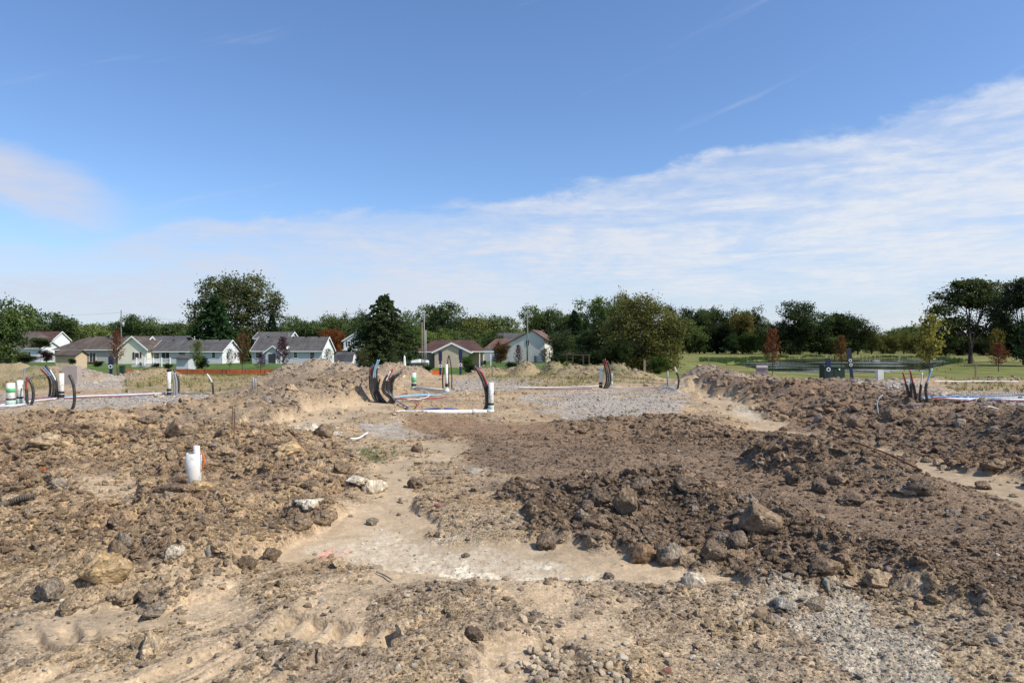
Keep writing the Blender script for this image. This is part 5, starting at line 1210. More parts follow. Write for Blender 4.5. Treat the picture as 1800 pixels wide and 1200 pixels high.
def arch(label, pts, r, mat): return tag(MB().tube(spline([(SX(u, d), d, SZ(v, d)) for u, v in pts], 6), r, 8).build('tube', mat, smooth=True), label, 'tube')
arch('blue tube arching just above the lying white pipe', [(732, 724), (750, 719), (775, 717), (800, 719), (815, 723)], .022, M_blue); arch('red tube arching just above the lying white pipe', [(733, 725), (752, 721), (776, 719.5), (800, 721), (817, 724)], .028, M_red)
groundline('blue tube curling at the foot of the thin white pipe', [(778, 694), (788, 692), (793, 686)], .02, M_lblue, up=.04)
for i, (a, b, mm, lb) in enumerate([((905, 683), (1052, 680), M_whtube, 'white tube lying along the back of the middle gravel to the upright pipe'), ((910, 685), (1040, 683), M_gcond, 'grey tube lying next to the white one behind the sand'), ((940, 686), (1040, 685), M_purp, 'dull red tube lying in front of the white one on the sand'), ((1068, 683.5), (1186, 683), M_whtube, 'thin white tube stretched on the gravel towards the lone far conduit'), ((1125, 674), (1172, 676), M_wood, 'grey board lying behind the gravel near the square stub')]):
    groundline(lb, [a, ((a[0] + b[0]) / 2, (a[1] + b[1]) / 2 + .8), b], .022, mm, up=.03)
g_ = 'tubes fanning out to the right edge'
for i, (v0, v1, mm, lb) in enumerate([(704, 697, M_blue, 'blue tube, farthest of the fan running to the right edge'), (706, 702, M_whtube, 'white tube in the fan running to the right edge'), (707, 707, M_whtube, 'lower white tube in the fan running to the right edge'), (708, 705, M_lblue, 'pale blue tube in the fan running to the right edge'), (705, 709, M_purp, 'dull red tube crossing the fan at the right edge')]):
    groundline(lb, [(1618 + i * 5, v0), (1700, (v0 + v1) / 2 + .3), (1760, v1 * .7 + v0 * .3), (1830, v1)], .022, mm, up=.05, group=g_)
groundline('short white tube lying on the dark heap below the fan', [(1724, 720), (1740, 721), (1755, 722)], .016, M_whtube); groundline('far white tube beyond the dry grass on the right', [(1640, 675), (1690, 675), (1740, 674), (1790, 675)], .04, M_whtube, up=.1)
conduit('short bent white tube sticking out of the dark heap', [(1544, 722), (1542, 710), (1545, 700), (1552, 694)], 723, 1.8, M_whtube, name='tube')
groundline('white plastic strip lying in the dirt left of the centre', [(615, 776), (630, 775), (640, 769), (646, 765)], .016, M_whtube, name='strip', cat='plastic strip')
groundline('thin rusty rod lying over the dark hump', [(1455, 768), (1500, 785), (1560, 806), (1620, 835)], .010, M_rust, name='rod', cat='rod', up=.04)
groundline('dark twig on the pale crushed stone strip', [(662, 1009), (676, 1015), (690, 1024)], .006, M_wood, name='twig', cat='twig', up=.01)
# corrugated hose at the left edge
P = spline([onG(-12, 898, .035), onG(15, 890, .035), onG(40, 886, .035), onG(62, 884, .03)], 22); rr_ = [.030 if (i // 2) % 2 else .021 for i in range(len(P))]
tag(MB().tube(P, rr_, 10).build('corrugated_hose', paint('dusty_black_plastic', (.09, .075, .06), .7, .2, grime=.6)), 'dusty black corrugated hose poking in at the left edge', 'hose')
for u, vt, vb, lb in [(407.5, 716, 768, 'left rusty rebar stake before the sand spoil heap'), (411, 718, 772, 'right rusty rebar stake before the sand spoil heap')]:
    q = onG(u, vb); tag(MB().tube([q - Vector((0, 0, .1)), (q.x + .01, q.y, SZ(vt, q.y))], .006, 7).build('rebar_stake', M_rust), lb, 'stake')
for u, vt, vb, w, lb in [(1133, 633, 656, 3.5, 'weathered wooden post in front of the willow'), (865, 640, 651, 2, 'short wooden peg by the small heaps'), (1715, 640, 652, 2, 'thin wooden stake on the right lawn'), (724, 646, 656, 1.6, 'thin stake left behind the green-taped pipe'), (1246, 628, 652, 1.2, 'very thin stake standing behind the dark rubble')]:
    d = 50; q = Vector((SX(u, d), d, gz(SX(u, d), d))); m = MB(); m.box((0, 0, (SZ(vt, d) - q.z) / 2), (w * d / FPX, w * d / FPX, SZ(vt, d) - q.z)); tag(m.build('wooden_stake', M_wood, loc=q), lb, 'stake')
tag(MB().box((0, 0, .015), (.035, .03, .03)).build('orange_marker', M_orng, loc=onG(77, 826, .0)), 'tiny orange marker in the left clods', 'marker')

# ------------------------------------------------------------------ cabinets and markers
def disc(root, x, y, z, r, mat=None):
    o = MB().lathe([(r, 0), (r, .008)], n=16).build('sticker', M_white, root); o.rotation_euler = (R(90), 0, 0); o.location = (x, y, z); s = MB().lathe([(r * .6, 0), (r * .6, .006)], n=12).build('emblem', M_navy, o); s.location = (0, 0, .007); return o
def marker(u, d, vt, vb, w, label, vs, lean=0.0, tall=False):
    x = SX(u, d); zb = SZ(vb, d); zb = min(zb, gz(x, d) + .0) ; H = SZ(vt, d) - zb; W_ = w * d / FPX
    root = empty('utility_marker', (x, d, zb), 0, label, 'utility marker'); root.rotation_euler = (0, lean, 0)
    b = W_ / 2; m = MB()
    m.box((0, 0, H * .46), (W_ * .62, .10, H * .92)); m.build('post', M_navy, root)
    m = MB(); m.box((0, 0, H * .80), (W_, .16, H * .40)); m.box((0, 0, H * 1.0), (W_ * .8, .12, .04)); m.build('hood', M_navy, root)
    if not tall: disc(root, 0, -.09, SZ(vs, d) - zb, W_ * .45)
    else:
        for q in (0.48, .62): disc(root, 0, -.09, H * q, W_ * .36)
    return root
marker(774, 82, 617, 650, 6.2, 'navy utility marker in front of the beige gable', 643); marker(809.5, 82, 614, 651, 6.4, 'navy utility marker beside the bright green bush', 641); marker(195, 80, 627, 650, 8, 'navy cabinet-like marker with round sticker on the left', 644)
marker(1498, 60, 612, 658, 8, 'tall leaning navy marker with round stickers by the pond', 640, R(-7), True); marker(1455.5, 57, 630, 658, 8, 'low navy marker in front of the green transformer box', 649)
d = 72; x = SX(215, d); m = empty('cable_pedestal', (x, d, gz(x, d)), 0, 'dark upright cabinet right of the navy marker on the left', 'cabinet'); MB().box((0, 0, .65), (.42, .4, 1.3)).build('body', M_sgreen, m); MB().box((0, 0, 1.33), (.48, .46, .07)).build('lid', M_sgreen, m)
fr = empty('rail_frame', (SX(205, d), d, gz(SX(205, d), d)), 0, 'dark rail frame between navy marker and dark cabinet', 'rail')
for z in (.5, 1.2): MB().box((0, 0, z), (.9, .06, .07)).build('rail', M_wood, fr)
for s in (-.35, .1): MB().box((s, .05, .6), (.07, .06, 1.3)).build('post', M_wood, fr)
def cabinet(u0, u1, vt, vb, d, depth, mat, label, name='utility_box', rz=0.0, lid=True, extra=None):
    x = (SX(u0, d) + SX(u1, d)) / 2; zb = min(SZ(vb, d), gz(x, d)) - .05; H = SZ(vt, d) - zb; w = SX(u1, d) - SX(u0, d)
    root = empty(name, (x, d, zb), rz, label, 'utility box'); m = MB(); h2 = H * (.86 if lid else 1); a, b = w / 2, depth / 2
    m.add([(-a, -b, 0), (a, -b, 0), (a, b, 0), (-a, b, 0), (-a, -b * .9, h2), (a, -b * .9, h2), (a, b, h2), (-a, b, h2)], [(3, 2, 1, 0), (4, 5, 6, 7), (0, 1, 5, 4), (1, 2, 6, 5), (2, 3, 7, 6), (3, 0, 4, 7)]); m.build('body', mat, root)
    if lid:
        m = MB(); m.add([(-a - .02, -b - .02, h2 + .003), (a + .02, -b - .02, h2 + .003), (a + .02, b + .02, h2 + .003), (-a - .02, b + .02, h2 + .003), (-a, -b * .6, H), (a, -b * .6, H), (a, b * .9, H), (-a, b * .9, H)], [(3, 2, 1, 0), (4, 5, 6, 7), (0, 1, 5, 4), (1, 2, 6, 5), (2, 3, 7, 6), (3, 0, 4, 7)]); m.build('lid', mat, root)
    return root, w, H, b
cabinet(113, 139, 643, 667, 33, .35, M_boxg, 'flat beige telecom cabinet among the left conduits', lid=False)
cabinet(1330, 1348, 642, 663, 40, .55, paint('pinkish_plastic', (.33, .27, .26), .6, .08), 'pinkish-grey utility box beside the red young tree', rz=R(-14))
t_, w, H, b = cabinet(1445, 1480, 641, 657, 60, 1.1, M_sgreen, 'dark green transformer box in front of the pond', name='transformer_box'); MB().box((w * .22, -b - .01, H * .72), (.12, .02, .14)).build('label_plate', M_white, t_)
for z in (-.02,): MB().box((0, -b - .01, H * .4), (.02, .02, H * .7)).build('door_seam', M_dark, t_)
cabinet(1541, 1551, 650, 657, 44, .35, paint('pale_box', (.6, .6, .57), .6, .08), 'small pale box lying low behind the dark rubble on the right', lid=False)
o = link('boulder', lump(777, 3, 4, .2, .5), None, loc=(SX(1420, 40), 40, gz(SX(1420, 40), 40) + .12)); o.data.materials.append(M_stoneo); o.scale = (.28, .22, .22); o.color = (.55, .5, .42, 1); tag(o, 'pale rounded boulder on the rubble left of the green transformer box', 'boulder')

# ------------------------------------------------------------------ fences, poles, yard things
def strip_fence(name, label, cat, pts, h, mat, posts=True):
    root = empty(name, (pts[0][0], pts[0][1], gz(*pts[0])), 0, label, cat); o = Vector(root.location); m = MB(); n = 0
    for (x0, y0), (x1, y1) in zip(pts[:-1], pts[1:]):
        L = math.hypot(x1 - x0, y1 - y0); k = max(2, int(L / .6)); vs = []
        for i in range(k + 1):
            t = i / k; x, y = x0 + (x1 - x0) * t, y0 + (y1 - y0) * t; g = gz(x, y); s_ = math.sin(i * 1.7) * .03
            vs += [(x - o.x, y - o.y + s_, g - o.z - .1), (x - o.x, y - o.y - s_, g - o.z + h * (1 - .10 * abs(math.sin(i * .9)))), (x - o.x, y - o.y + s_ + .02, g - o.z - .1), (x - o.x, y - o.y - s_ + .02, g - o.z + h * (1 - .10 * abs(math.sin(i * .9))))]
        m.add(vs, [f for i in range(k) for f in ((4 * i, 4 * i + 4, 4 * i + 5, 4 * i + 1), (4 * i + 2, 4 * i + 3, 4 * i + 7, 4 * i + 6), (4 * i + 1, 4 * i + 5, 4 * i + 7, 4 * i + 3))])
        if posts:
            for i in range(int(L / 2.4) + 1):
                t = i * 2.4 / L; x, y = x0 + (x1 - x0) * t, y0 + (y1 - y0) * t; MB().box((x - o.x, y - o.y - .04, gz(x, y) - o.z + h / 2), (.05, .04, h + .12)).build('stake', M_wood, root)
    m.build('fabric', mat, root); return root
strip_fence('silt_fence', 'orange silt fence along the lawn before the left houses', 'silt fence', [(SX(222, 86), 86), (SX(300, 87), 87), (SX(400, 86), 86), (SX(492, 86), 86)], .68, M_fence)
strip_fence('silt_fence', 'short orange silt fence piece before the beige gable', 'silt fence', [(SX(758, 84), 84), (SX(778, 84), 84)], .6, M_orng)
# white vinyl deck fence
d = 122; x0, x1 = SX(240, d), SX(299, d); zb = bz(270, d); vf = empty('vinyl_fence', ((x0 + x1) / 2, d, zb), 0, 'white vinyl deck railing before the blue-grey ranch', 'fence'); Lf = x1 - x0
m = MB()
for i in range(int(Lf / .14)): m.box((-Lf / 2 + i * .14, 0, 1.0), (.05, .03, .85))
m.build('picket', M_white, vf); bpy.data.objects[vf.children[0].name]['kind'] = 'stuff'
for z in (.58, 1.45): MB().box((0, 0, z), (Lf, .06, .09)).build('rail', M_white, vf)
for i in range(5): MB().box((-Lf / 2 + i * Lf / 4, -.02, .8), (.16, .16, 1.7)).build('post', M_white, vf)
MB().box((-Lf * .15, -.8, .2), (Lf * .7, 1.6, .4)).build('deck', paint('pale_deck', (.55, .54, .52)), vf)
def pole(u, d, vt, vb, r, mat, label, arms=(), can=None, name='utility_pole'):
    x = SX(u, d); zb = min(SZ(vb, d), gz(x, d)); H = SZ(vt, d) - zb; root = empty(name, (x, d, zb), 0, label, 'utility pole')
    MB().tube([(0, 0, -.1), (0, 0, H)], [r, r * .7], 10).build('shaft', mat, root, smooth=True)
    for z in arms: MB().box((0, -.1, H - z), (1.6, .1, .12)).build('crossarm', M_pole, root)
    if can: c = MB().lathe([(.0, 0), (.24, .02), (.26, .8), (.2, .9), (.0, .95)], n=12).build('transformer_can', M_steel, root, smooth=True); c.location = (.42, 0, H - can)
    return root, Vector((x, d, zb + H))
_, a1 = pole(213, 150, 545, 640, .16, M_pole, 'wooden utility pole with transformer behind the russet young tree', can=3.6)
_, a2 = pole(745.5, 100, 545, 650, .10, paint('weathered_grey', (.26, .25, .24), .7, .1), 'tallest pole of the three-pole cluster'); pole(741.8, 102, 566, 650, .09, M_wood, 'left pole of the three-pole cluster'); pole(748.6, 101, 580, 646, .07, M_steel, 'right pole of the three-pole cluster')
_, a3 = pole(927, 105, 543, 647, .13, M_pole, 'tall single pole standing before the saltbox house')
_, a4 = pole(508, 155, 584, 600, .05, M_steel, 'thin mast at the right of the far blue gable', name='mast'); _['category'] = 'mast'
_, a5 = pole(1084, 118, 574, 640, .10, M_steel, 'pale pole half hidden in the trees left of the willow')
def wire(a, b, sag, label, r=.014):
    P = [a.lerp(b, t / 14) - Vector((0, 0, sag * 4 * (t / 14) * (1 - t / 14))) for t in range(15)]; tag(MB().tube(P, r, 4).build('power_line', M_dark), label, 'cable')
wire(a1 + Vector((0, 0, -.5)), Vector((-170, 150, 8.4)), 1.2, 'power line leaving the left utility pole to the left'); wire(a1 + Vector((0, 0, -.5)), Vector((SX(600, 150), 150, 6.0)), 1.2, 'power line from the left utility pole over the ranch roofs')
wire(a3 + Vector((0, 0, -3)), a5, .7, 'cable from the single pole to the pole by the willow', .02); wire(a3 + Vector((0, 0, -.2)), Vector((SX(944, 116), 116, 4.8)), .1, 'guy cable falling right from the single pole')
def at(u, d): return (SX(u, d), d, gz(SX(u, d), d))
# picnic table
pt = empty('picnic_table', at(948, 102), R(8), 'weathered picnic table on the lawn before the saltbox house', 'picnic table'); k = .95
for i in range(5): MB().box((0, -.32 + i * .16, .76), (1.8, .14, .05)).build('board', M_wood, pt)
for s in (-1, 1): MB().box((0, s * .75, .45), (1.8, .26, .05)).build('seat', M_wood, pt)
for s in (-1, 1):
    for q in (-1, 1): MB().tube([(s * .65, q * .7, 0), (s * .65, q * .2, .74)], .05, 6).build('leg', M_wood, pt)
    MB().box((s * .65, 0, .41), (.06, 1.5, .09)).build('brace', M_wood, pt)
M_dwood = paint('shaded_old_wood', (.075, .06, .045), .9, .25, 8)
ps = empty('play_set', at(1010, 112), 0, 'wooden play set with yellow slide in the shade right of the saltbox house', 'play set')
for s in (-1.3, -.3, 1.4, 2.4):
    for q in (-.6, .6): MB().box((s, q, 1.1), (.11, .11, 2.2)).build('post', M_dwood, ps)
MB().box((.5, 0, 2.2), (4.2, .14, .16)).build('beam', M_dwood, ps); MB().box((-.8, 0, 1.15), (1.1, 1.3, .08)).build('platform', M_dwood, ps)
MB().add([(-1.5, -.6, 2.2), (-.1, -.6, 2.2), (-.1, .6, 2.2), (-1.5, .6, 2.2), (-.8, -.6, 2.8), (-.8, .6, 2.8)], [(0, 1, 4), (1, 2, 5, 4), (2, 3, 5), (3, 0, 4, 5), (3, 2, 1, 0)]).build('canopy', M_dwood, ps)
MB().add([(-1.3, -.3, 1.2), (-1.3, .25, 1.2), (-2.9, -.3, .1), (-2.9, .25, .1), (-1.3, -.3, 1.1), (-1.3, .25, 1.1), (-2.9, -.3, .0), (-2.9, .25, .0)], [(0, 1, 3, 2), (4, 6, 7, 5), (0, 2, 6, 4), (1, 5, 7, 3)]).build('slide', M_yel, ps)
for s in (1.0, 1.7): MB().box((s, 0, .7), (.4, .2, .05)).build('swing', M_dark, ps); MB().tube([(s - .15, 0, .7), (s - .15, 0, 2.15)], .015, 4).build('chain', M_dark, ps)
# covered boat on its trailer
bt = empty('covered_boat', at(737, 108), 0, 'boat under a pale cover on a trailer beside the brown-roofed house', 'boat')
m = MB(); prof = [(-1.5, .0, .95), (-1.2, .55, 1.0), (0, .75, 1.05), (1.0, .72, 1.05), (1.5, .6, 1.05)]
vs = []; 
for x, w, z in prof: vs += [(x, -w - .05, z), (x, -w * .6, z + .32 + .15 * (1.5 - abs(x))), (x, w * .6, z + .32 + .15 * (1.5 - abs(x))), (x, w + .05, z)]
m.add(vs, [(4 * i + j, 4 * i + j + 1, 4 * i + 5 + j, 4 * i + 4 + j) for i in range(4) for j in range(3)] + [(16, 17, 18, 19), (3, 2, 1, 0)]); m.build('cover', paint('pale_tarp', (.62, .62, .60), .7, .1), bt)
m = MB(); vs = []
for x, w, z in prof: vs += [(x, -w, z), (x, 0, .45 + .2 * (x < -1.2)), (x, w, z)]
m.add(vs, [(3 * i + j, 3 * i + 3 + j, 3 * i + 4 + j, 3 * i + 1 + j) for i in range(4) for j in range(2)] + [(12, 13, 14)]); m.build('hull', paint('pale_hull', (.45, .46, .47), .4, .05), bt)
MB().box((0, 0, .42), (3.4, .1, .1)).build('trailer_frame', M_dark, bt)
for q in (-.7, .7):
    o = MB().lathe([(.28, -.1), (.3, 0), (.28, .1)], n=14).build('wheel', M_rub, bt); o.rotation_euler = (R(90), 0, 0); o.location = (.4, q, .3)
um = empty('folded_parasol', at(711, 104), 0, 'folded white parasol left of the covered boat', 'parasol')
MB().tube([(0, 0, 0), (0, 0, 2.3)], .03, 6).build('pole', M_steel, um); MB().lathe([(.20, .35), (.26, .6), (.18, 1.4), (.16, 1.9), (.03, 2.25)], n=9).build('canopy', M_white, um)
MB().tube(spline([(-.55, 0, 1.2), (-.45, 0, 2.0), (0, 0, 2.3), (.35, 0, 2.0), (.45, 0, 1.5)], 4), .04, 6).build('arm', M_dark, um)
for u, lb in [(846, 'dark covered grill under the patio roof'), (852, 'dark patio chair under the patio roof')]:
    e = empty('patio_grill' if u == 846 else 'patio_chair', at(u, 119), 0, lb, 'grill' if u == 846 else 'chair')
    if u == 846: MB().lathe([(.3, .45), (.38, .7), (.36, .95), (.2, 1.1), (.02, 1.15)], n=12).build('hood', M_dark, e); [MB().box((s * .25, q * .2, .25), (.05, .05, .5)).build('leg', M_dark, e) for s in (-1, 1) for q in (-1, 1)]
    else: MB().box((0, 0, .45), (.5, .5, .08)).build('seat', M_dark, e); MB().box((0, .24, .8), (.5, .06, .7)).build('backrest', M_dark, e); [MB().box((s * .22, q * .22, .22), (.05, .05, .44)).build('leg', M_dark, e) for s in (-1, 1) for q in (-1, 1)]
dsh = empty('satellite_dish', (SX(507, 148.5), 148.4, SZ(611, 148.5)), 0, 'white satellite dish on the roof of the grey-blue house', 'satellite dish')
o = MB().lathe([(.02, 0), (.30, .05), (.38, .12), (.36, .13), (.28, .07), (.01, .03)], n=16).build('dish', M_white, dsh); o.rotation_euler = (R(75), 0, 0); MB().tube([(0, .1, -.3), (0, 0, 0)], .03, 6).build('arm', M_steel, dsh)

# ------------------------------------------------------------------ grass, reeds, weeds
def tuftmesh(seed, n=16, h=1.0, lean=.5):
    r = random.Random(seed); m = MB()
    for i in range(n):
        a = r.uniform(0, 6.28); l = r.uniform(.1, lean); hh = h * r.uniform(.5, 1.1); w = .035; x, y = r.gauss(0, .12), r.gauss(0, .12); c, s = math.cos(a), math.sin(a)
        m.add([(x - s * w, y + c * w, 0), (x + s * w, y - c * w, 0), (x + c * l * .4 + s * w * .6, y + s * l * .4 - c * w * .6, hh * .6), (x + c * l * .4 - s * w * .6, y + s * l * .4 + c * w * .6, hh * .6), (x + c * l, y + s * l, hh)], [(0, 1, 2, 3), (3, 2, 4)])
    me = bpy.data.meshes.new('tuft'); me.from_pydata(m.v, [], m.f); return me
m_, nt, b_, g = newmat('grass_blade'); at_ = N(nt, 'ShaderNodeAttribute'); at_.attribute_type = 'INSTANCER'; at_.attribute_name = 'tint'; nt.links.new(at_.outputs['Color'], b_.inputs['Base Color']); b_.inputs['Roughness'].default_value = .8; b_.inputs['Specular IOR Level'].default_value = .1
COLL_T = proto_coll('tuft_kinds', [tuftmesh(i) for i in range(5)], m_)
def tufts(name, X, Y, s, c, label, cat, parent=None):
    H = gzs(X, Y); n = len(X); k = H > -1.72; X, Y, s, c, H = X[k], Y[k], s[k], c[k], H[k]; n = len(X)
    scatter(name, np.stack([X, Y, H - .01], 1), np.stack([s, s, s], 1), np.stack([np.zeros(n), np.zeros(n), rng.uniform(0, 6.28, n)], 1), rng.integers(0, 5, n), c, COLL_T, label, cat, parent)
X, Y = sample_polar(26000, 16, 58); z = zones(X, Y); k = rng.random(len(X)) < z['dry'] * (.06 + .5 * (fbm(X * .5, Y * .5, 8, 3) > .5)) + .0; X, Y = X[k], Y[k]
c = np.array([.42, .33, .17]) + rng.random((len(X), 1)) * np.array([-.12, -.06, -.06]); gm = rng.random(len(X)) < .14; c[gm] = [.11, .14, .04]
tufts('dry_grass', X, Y, rng.uniform(.08, .26, len(X)), c, 'dry straw-coloured grass growing in strips on the bare sand', 'grass')
# reeds round the pond
PX = []; 
for i in range(len(PONDC)):
    (x0, y0), (x1, y1) = PONDC[i], PONDC[(i + 1) % len(PONDC)]
    L = math.hypot(x1 - x0, y1 - y0); n = int(L * (14 if (y0 + y1) / 2 > 150 else 1.2)); t = rng.random(n); PX.append(np.stack([x0 + (x1 - x0) * t + rng.normal(0, 1.6, n), y0 + (y1 - y0) * t + rng.normal(0, 1.8, n)], 1))
PX = np.concatenate(PX); n = len(PX); s = np.where(PX[:, 1] > 150, rng.uniform(.4, .85, n), rng.uniform(.15, .4, n)); c = np.array([.075, .12, .035]) * rng.uniform(.7, 1.3, (n, 1))
tufts('reeds', PX[:, 0], PX[:, 1], s, c, 'green reeds fringing the pond', 'reeds')
n = 2600; uu = rng.uniform(1230, 1400, n); dd_ = rng.uniform(150, 190, n) ; tufts('tall_grass', SX(uu, dd_), dd_, rng.uniform(.3, .8, n), np.array([.09, .15, .045]) * rng.uniform(.7, 1.2, (n, 1)), 'band of taller green grass across the field left of the pond', 'grass')
# weeds
wp = []
for u, v, n, sp in [(648, 801, 34, .25), (658, 797, 30, .3), (1035, 736, 40, .3), (1110, 724, 20, .12), (1060, 665, 120, 1.2), (980, 663, 80, 1.5), (420, 672, 60, 1.0), (1010, 668, 80, 1.0)]:
    q = onG(u, v); wp.append(np.stack([rng.normal(q.x, sp, n), rng.normal(q.y, sp, n)], 1))
wp = np.concatenate(wp); n = len(wp); tufts('weeds', wp[:, 0], wp[:, 1], rng.uniform(.03, .09, n), np.array([.22, .24, .12]) * rng.uniform(.7, 1.3, (n, 1)), 'low green weeds on the sandy ground', 'weeds')

# ------------------------------------------------------------------ the clods, rocks and slabs one can point to
BIG = [lump(600 + i, 4, 10, .55, .8, fine=.36) for i in range(6)]; SLAB = [lump(650 + i, 4, 7, .45, .34, fine=.22) for i in range(3)]; ROCK = [lump(670 + i, 3, 9, .22, .66) for i in range(4)]
for me in BIG + SLAB: me.materials.append(M_clodo)
for me in ROCK: me.materials.append(M_stoneo)
cD, cR, cT, cO, cG, cW, cS = (.18, .132, .092), (.23, .165, .108), (.37, .275, .175), (.46, .325, .175), (.27, .22, .165), (.60, .52, .39), (.40, .355, .285)
def clodthing(u, v, w, h, c, label, kind='b', name='dirt_clod', cat='dirt clod', sink=.25, rz=None, tilt=0.0):
    q = onG(u, v); d = q.y; sx, sz = w / 2 * d / FPX, h / 2 * d / FPX
    me = {'b': BIG, 's': SLAB, 'r': ROCK}[kind]; me = me[random.randrange(len(me))]
    o = link(name, me, None); kz = {'b': .8, 's': .36, 'r': .62}[kind]
    o.scale = (sx, sx * random.uniform(.75, 1), sz / kz * .95); o.rotation_euler = (tilt, tilt * .6, random.uniform(0, 6.28) if rz is None else rz); o.color = (*c, 1); o.location = q + Vector((0, sx * .5, sz * (1 - 2 * sink)))
    return tag(o, label, cat)
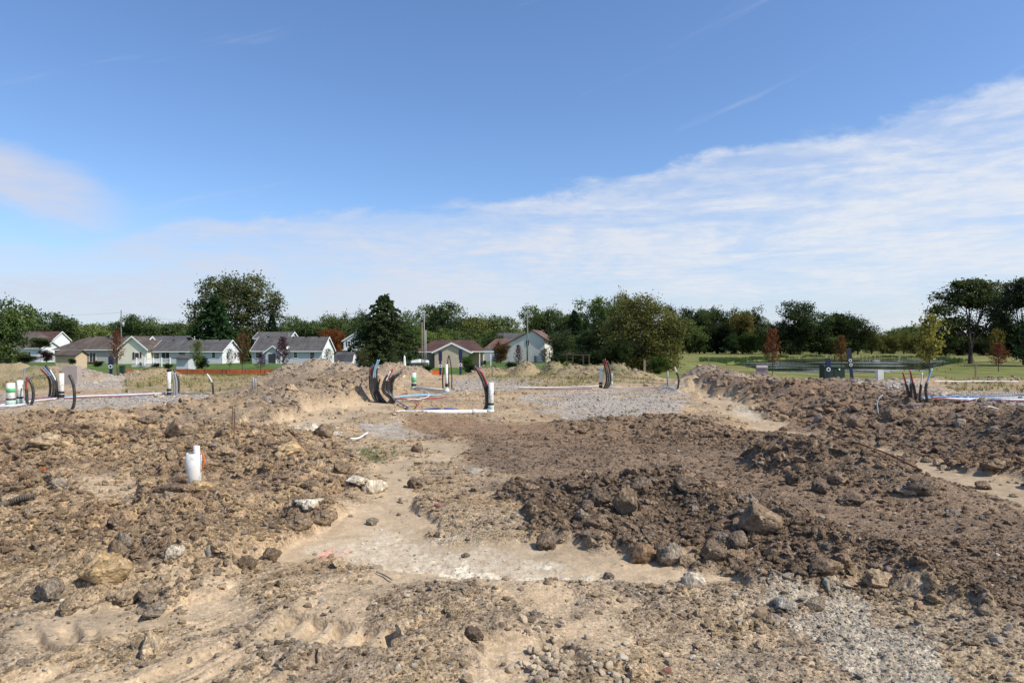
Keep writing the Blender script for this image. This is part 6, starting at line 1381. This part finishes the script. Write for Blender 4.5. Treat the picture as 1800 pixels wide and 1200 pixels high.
for a in [
 (1098, 905, 62, 62, cR, 'tall blocky clod, largest on the near edge of the dark mound'), (1055, 890, 44, 44, cD, 'dark clod just left of the largest block on the dark mound edge'), (1130, 992, 58, 54, (.26, .17, .10), 'reddish clod at the foot of the mound casting a shadow on the sand'), (1186, 990, 50, 40, cG, 'brown-grey clod right of the reddish one on the sand'),
 (1165, 980, 34, 36, cD, 'dark clod squeezed between the reddish and the grey one'), (962, 965, 46, 34, cD, 'dark clod lying alone at the left foot of the mound on sand'), (1340, 945, 78, 62, cR, 'big brown block at the right end of the mound edge'), (1455, 1010, 72, 40, cR, 'long rounded clod low on the right mound edge'),
 (1255, 985, 50, 40, cD, 'dark clod in the row right of the grey one'), (1300, 965, 40, 36, cD, 'dark clod left below the big brown block'), (1035, 900, 34, 30, cD, 'small dark clod at left of the tall block'), (1130, 868, 36, 34, cD, 'dark clod behind and right of the tall block'), (1205, 862, 40, 34, cD, 'dark clod on the crest above the clod row'), (1022, 915, 26, 30, cG, 'grey upright clod on the slope left of the tall block'),
 (651, 923, 20, 18, cG, 'small lone clod in the middle of the pale sand'), (727, 858, 32, 28, cD, 'dark ball-shaped clod at the edge of the sand channel'), (733, 795, 30, 26, cR, 'brown clod in the sand channel behind the dark ball'), (828, 1124, 34, 30, cD, 'dark rough ball in the foreground right of centre'), (700, 907, 10, 8, cG, 'tiny clod on the sand right of the lone one'), (1012, 930, 14, 10, cG, 'tiny grey clod on the slope'), (1069, 1018, 16, 18, cG, 'small grey clod at the end of the white strip'), (820, 980, 14, 12, cG, 'small grey pebble-like clod on the pale sand'),
 (160, 1030, 88, 66, cO, 'large ochre clod in the left foreground'), (86, 1055, 46, 44, cG, 'grey crumbling clod left of the ochre one'), (114, 1082, 32, 32, cT, 'tan block just below the ochre clod'), (212, 965, 32, 34, cG, 'grey clod above the ochre one'), (256, 958, 22, 20, cG, 'small grey clod right of the grey one above the ochre'), (305, 990, 36, 30, cW, 'whitish crumbly clod in the left clods'), (365, 980, 28, 26, cS, 'grey slab-like clod left of the pale sand'), (215, 1062, 54, 42, cT, 'brown dome-like clod right of the ochre one'), (270, 1085, 44, 34, cG, 'greyish low dome in the left foreground'), (200, 980, 42, 34, cR, 'brown rough clod above the ochre one'),
 (56, 905, 40, 24, cT, 'flat tan clod under the corrugated hose'), (310, 768, 60, 40, cR, 'brown hanging clod at the crest of the left heap'), (262, 745, 30, 22, cD, 'dark clod at the back of the left heap'), (76, 785, 48, 36, cT, 'tan clod on the crest at the far left'), (22, 785, 36, 30, cR, 'brown clod at the left edge crest'), (344, 868, 50, 30, cO, 'ochre clod right before the white upright pipe'), (300, 868, 44, 26, cD, 'dark tilted clod left of the white upright pipe'), (240, 835, 22, 28, cT, 'upright tan clod left of the pipe'), (385, 770, 30, 26, cD, 'dark clod behind the white upright pipe'),
 (567, 768, 48, 28, cR, 'brown mound-like clod beside the pale trench'), (572, 925, 44, 40, cR, 'brown clod in the left row at the sand edge'), (527, 935, 44, 40, cR, 'brown rough clod left in the row at the sand edge'), (540, 860, 26, 22, cD, 'small dark clod above the white slab'), (505, 800, 60, 28, cO, 'ochre lumpy ledge clod left of the trench'), (470, 985, 36, 26, cR, 'brown clod at the lower left end of the sand'), (595, 830, 30, 24, cR, 'brown clod by the crumbly white slab'), (430, 1000, 30, 26, cR, 'brown clod at the left corner of the sand'),
 (1500, 885, 40, 26, cD, 'dark clod before the hump'), (1445, 865, 36, 32, cD, 'round dark clod on the hump'), (1395, 850, 30, 26, cD, 'dark clod at the left of the hump'), (1632, 870, 44, 34, cD, 'dark overhanging clod at the right end of the hump'), (1480, 800, 40, 22, cD, 'dark clod crest on top of the hump'), (1578, 738, 40, 26, cR, 'rounded brown clod on the right rubble heap'), (1690, 750, 30, 22, cG, 'grey-brown clod in the right rubble'), (1760, 830, 44, 26, cR, 'brown clod near the right edge of the path'), (1735, 860, 34, 18, cR, 'flat brown clod on the right side slope')]:
    clodthing(*a)
for a in [(650, 868, 62, 46, cW, 'crumbly white concrete slab lying by the sand channel', 's'), (622, 852, 48, 22, cW, 'smaller white concrete piece behind the crumbly slab', 's'), (545, 897, 62, 32, cW, 'low white concrete slab among brown clods', 's'), (1385, 1075, 50, 34, cS, 'grey concrete slab broken at the edge of the white rubble', 's'), (1602, 868, 44, 18, (.45, .33, .22), 'pale flat slab in front of the hump', 's'), (1225, 1030, 50, 30, cW, 'whitish crumbled patch slab right of the sand', 's')]:
    clodthing(*a[:6], kind=a[6], name='concrete_slab', cat='concrete piece', sink=.3)
for a in [(1456, 1040, 28, 26, (.28, .29, .24), 'greenish grey pointed stone above the white rubble'), (1540, 1020, 24, 18, (.38, .31, .22), 'tan rounded stone right of the long clod'), (1567, 1014, 24, 22, (.33, .24, .19), 'reddish tan stone beside the tan rounded stone'), (1512, 1002, 14, 12, cG, 'small grey stone above the tan one'), (699, 1182, 16, 22, cW, 'white pointed stone standing in the foreground dirt'), (1173, 1184, 20, 14, (.28, .14, .10), 'red-brown stone in the right foreground sand'), (1095, 1158, 22, 10, cW, 'long white stone lying in the foreground sand'), (1100, 1135, 16, 11, cW, 'white stone above the long white one'), (945, 1108, 15, 12, cW, 'single white stone above the stone heap'), (1340, 1085, 30, 22, (.33, .24, .16), 'flat brownish stone left of the white rubble'), (1620, 1065, 20, 10, (.42, .26, .20), 'pinkish stone on the right foreground slope'), (835, 832, 34, 14, cS, 'flat grey stone on the dark mound'), (770, 892, 14, 10, (.38, .18, .15), 'small reddish stone on the pale mound'), (1123, 1048, 12, 10, cW, 'small white stone before the white strip'), (1447, 912, 14, 6, cS, 'thin pale stone on the smooth dark slope'), (1758, 1130, 24, 14, cS, 'pale stone at the right foreground edge'), (990, 738, 16, 8, cS, 'grey stone at the back edge of the dark mound'), (150, 1070, 14, 12, cT, 'tan pebble under the ochre clod')]:
    clodthing(*a, kind='r', name='stone_block', cat='stone', sink=.3)
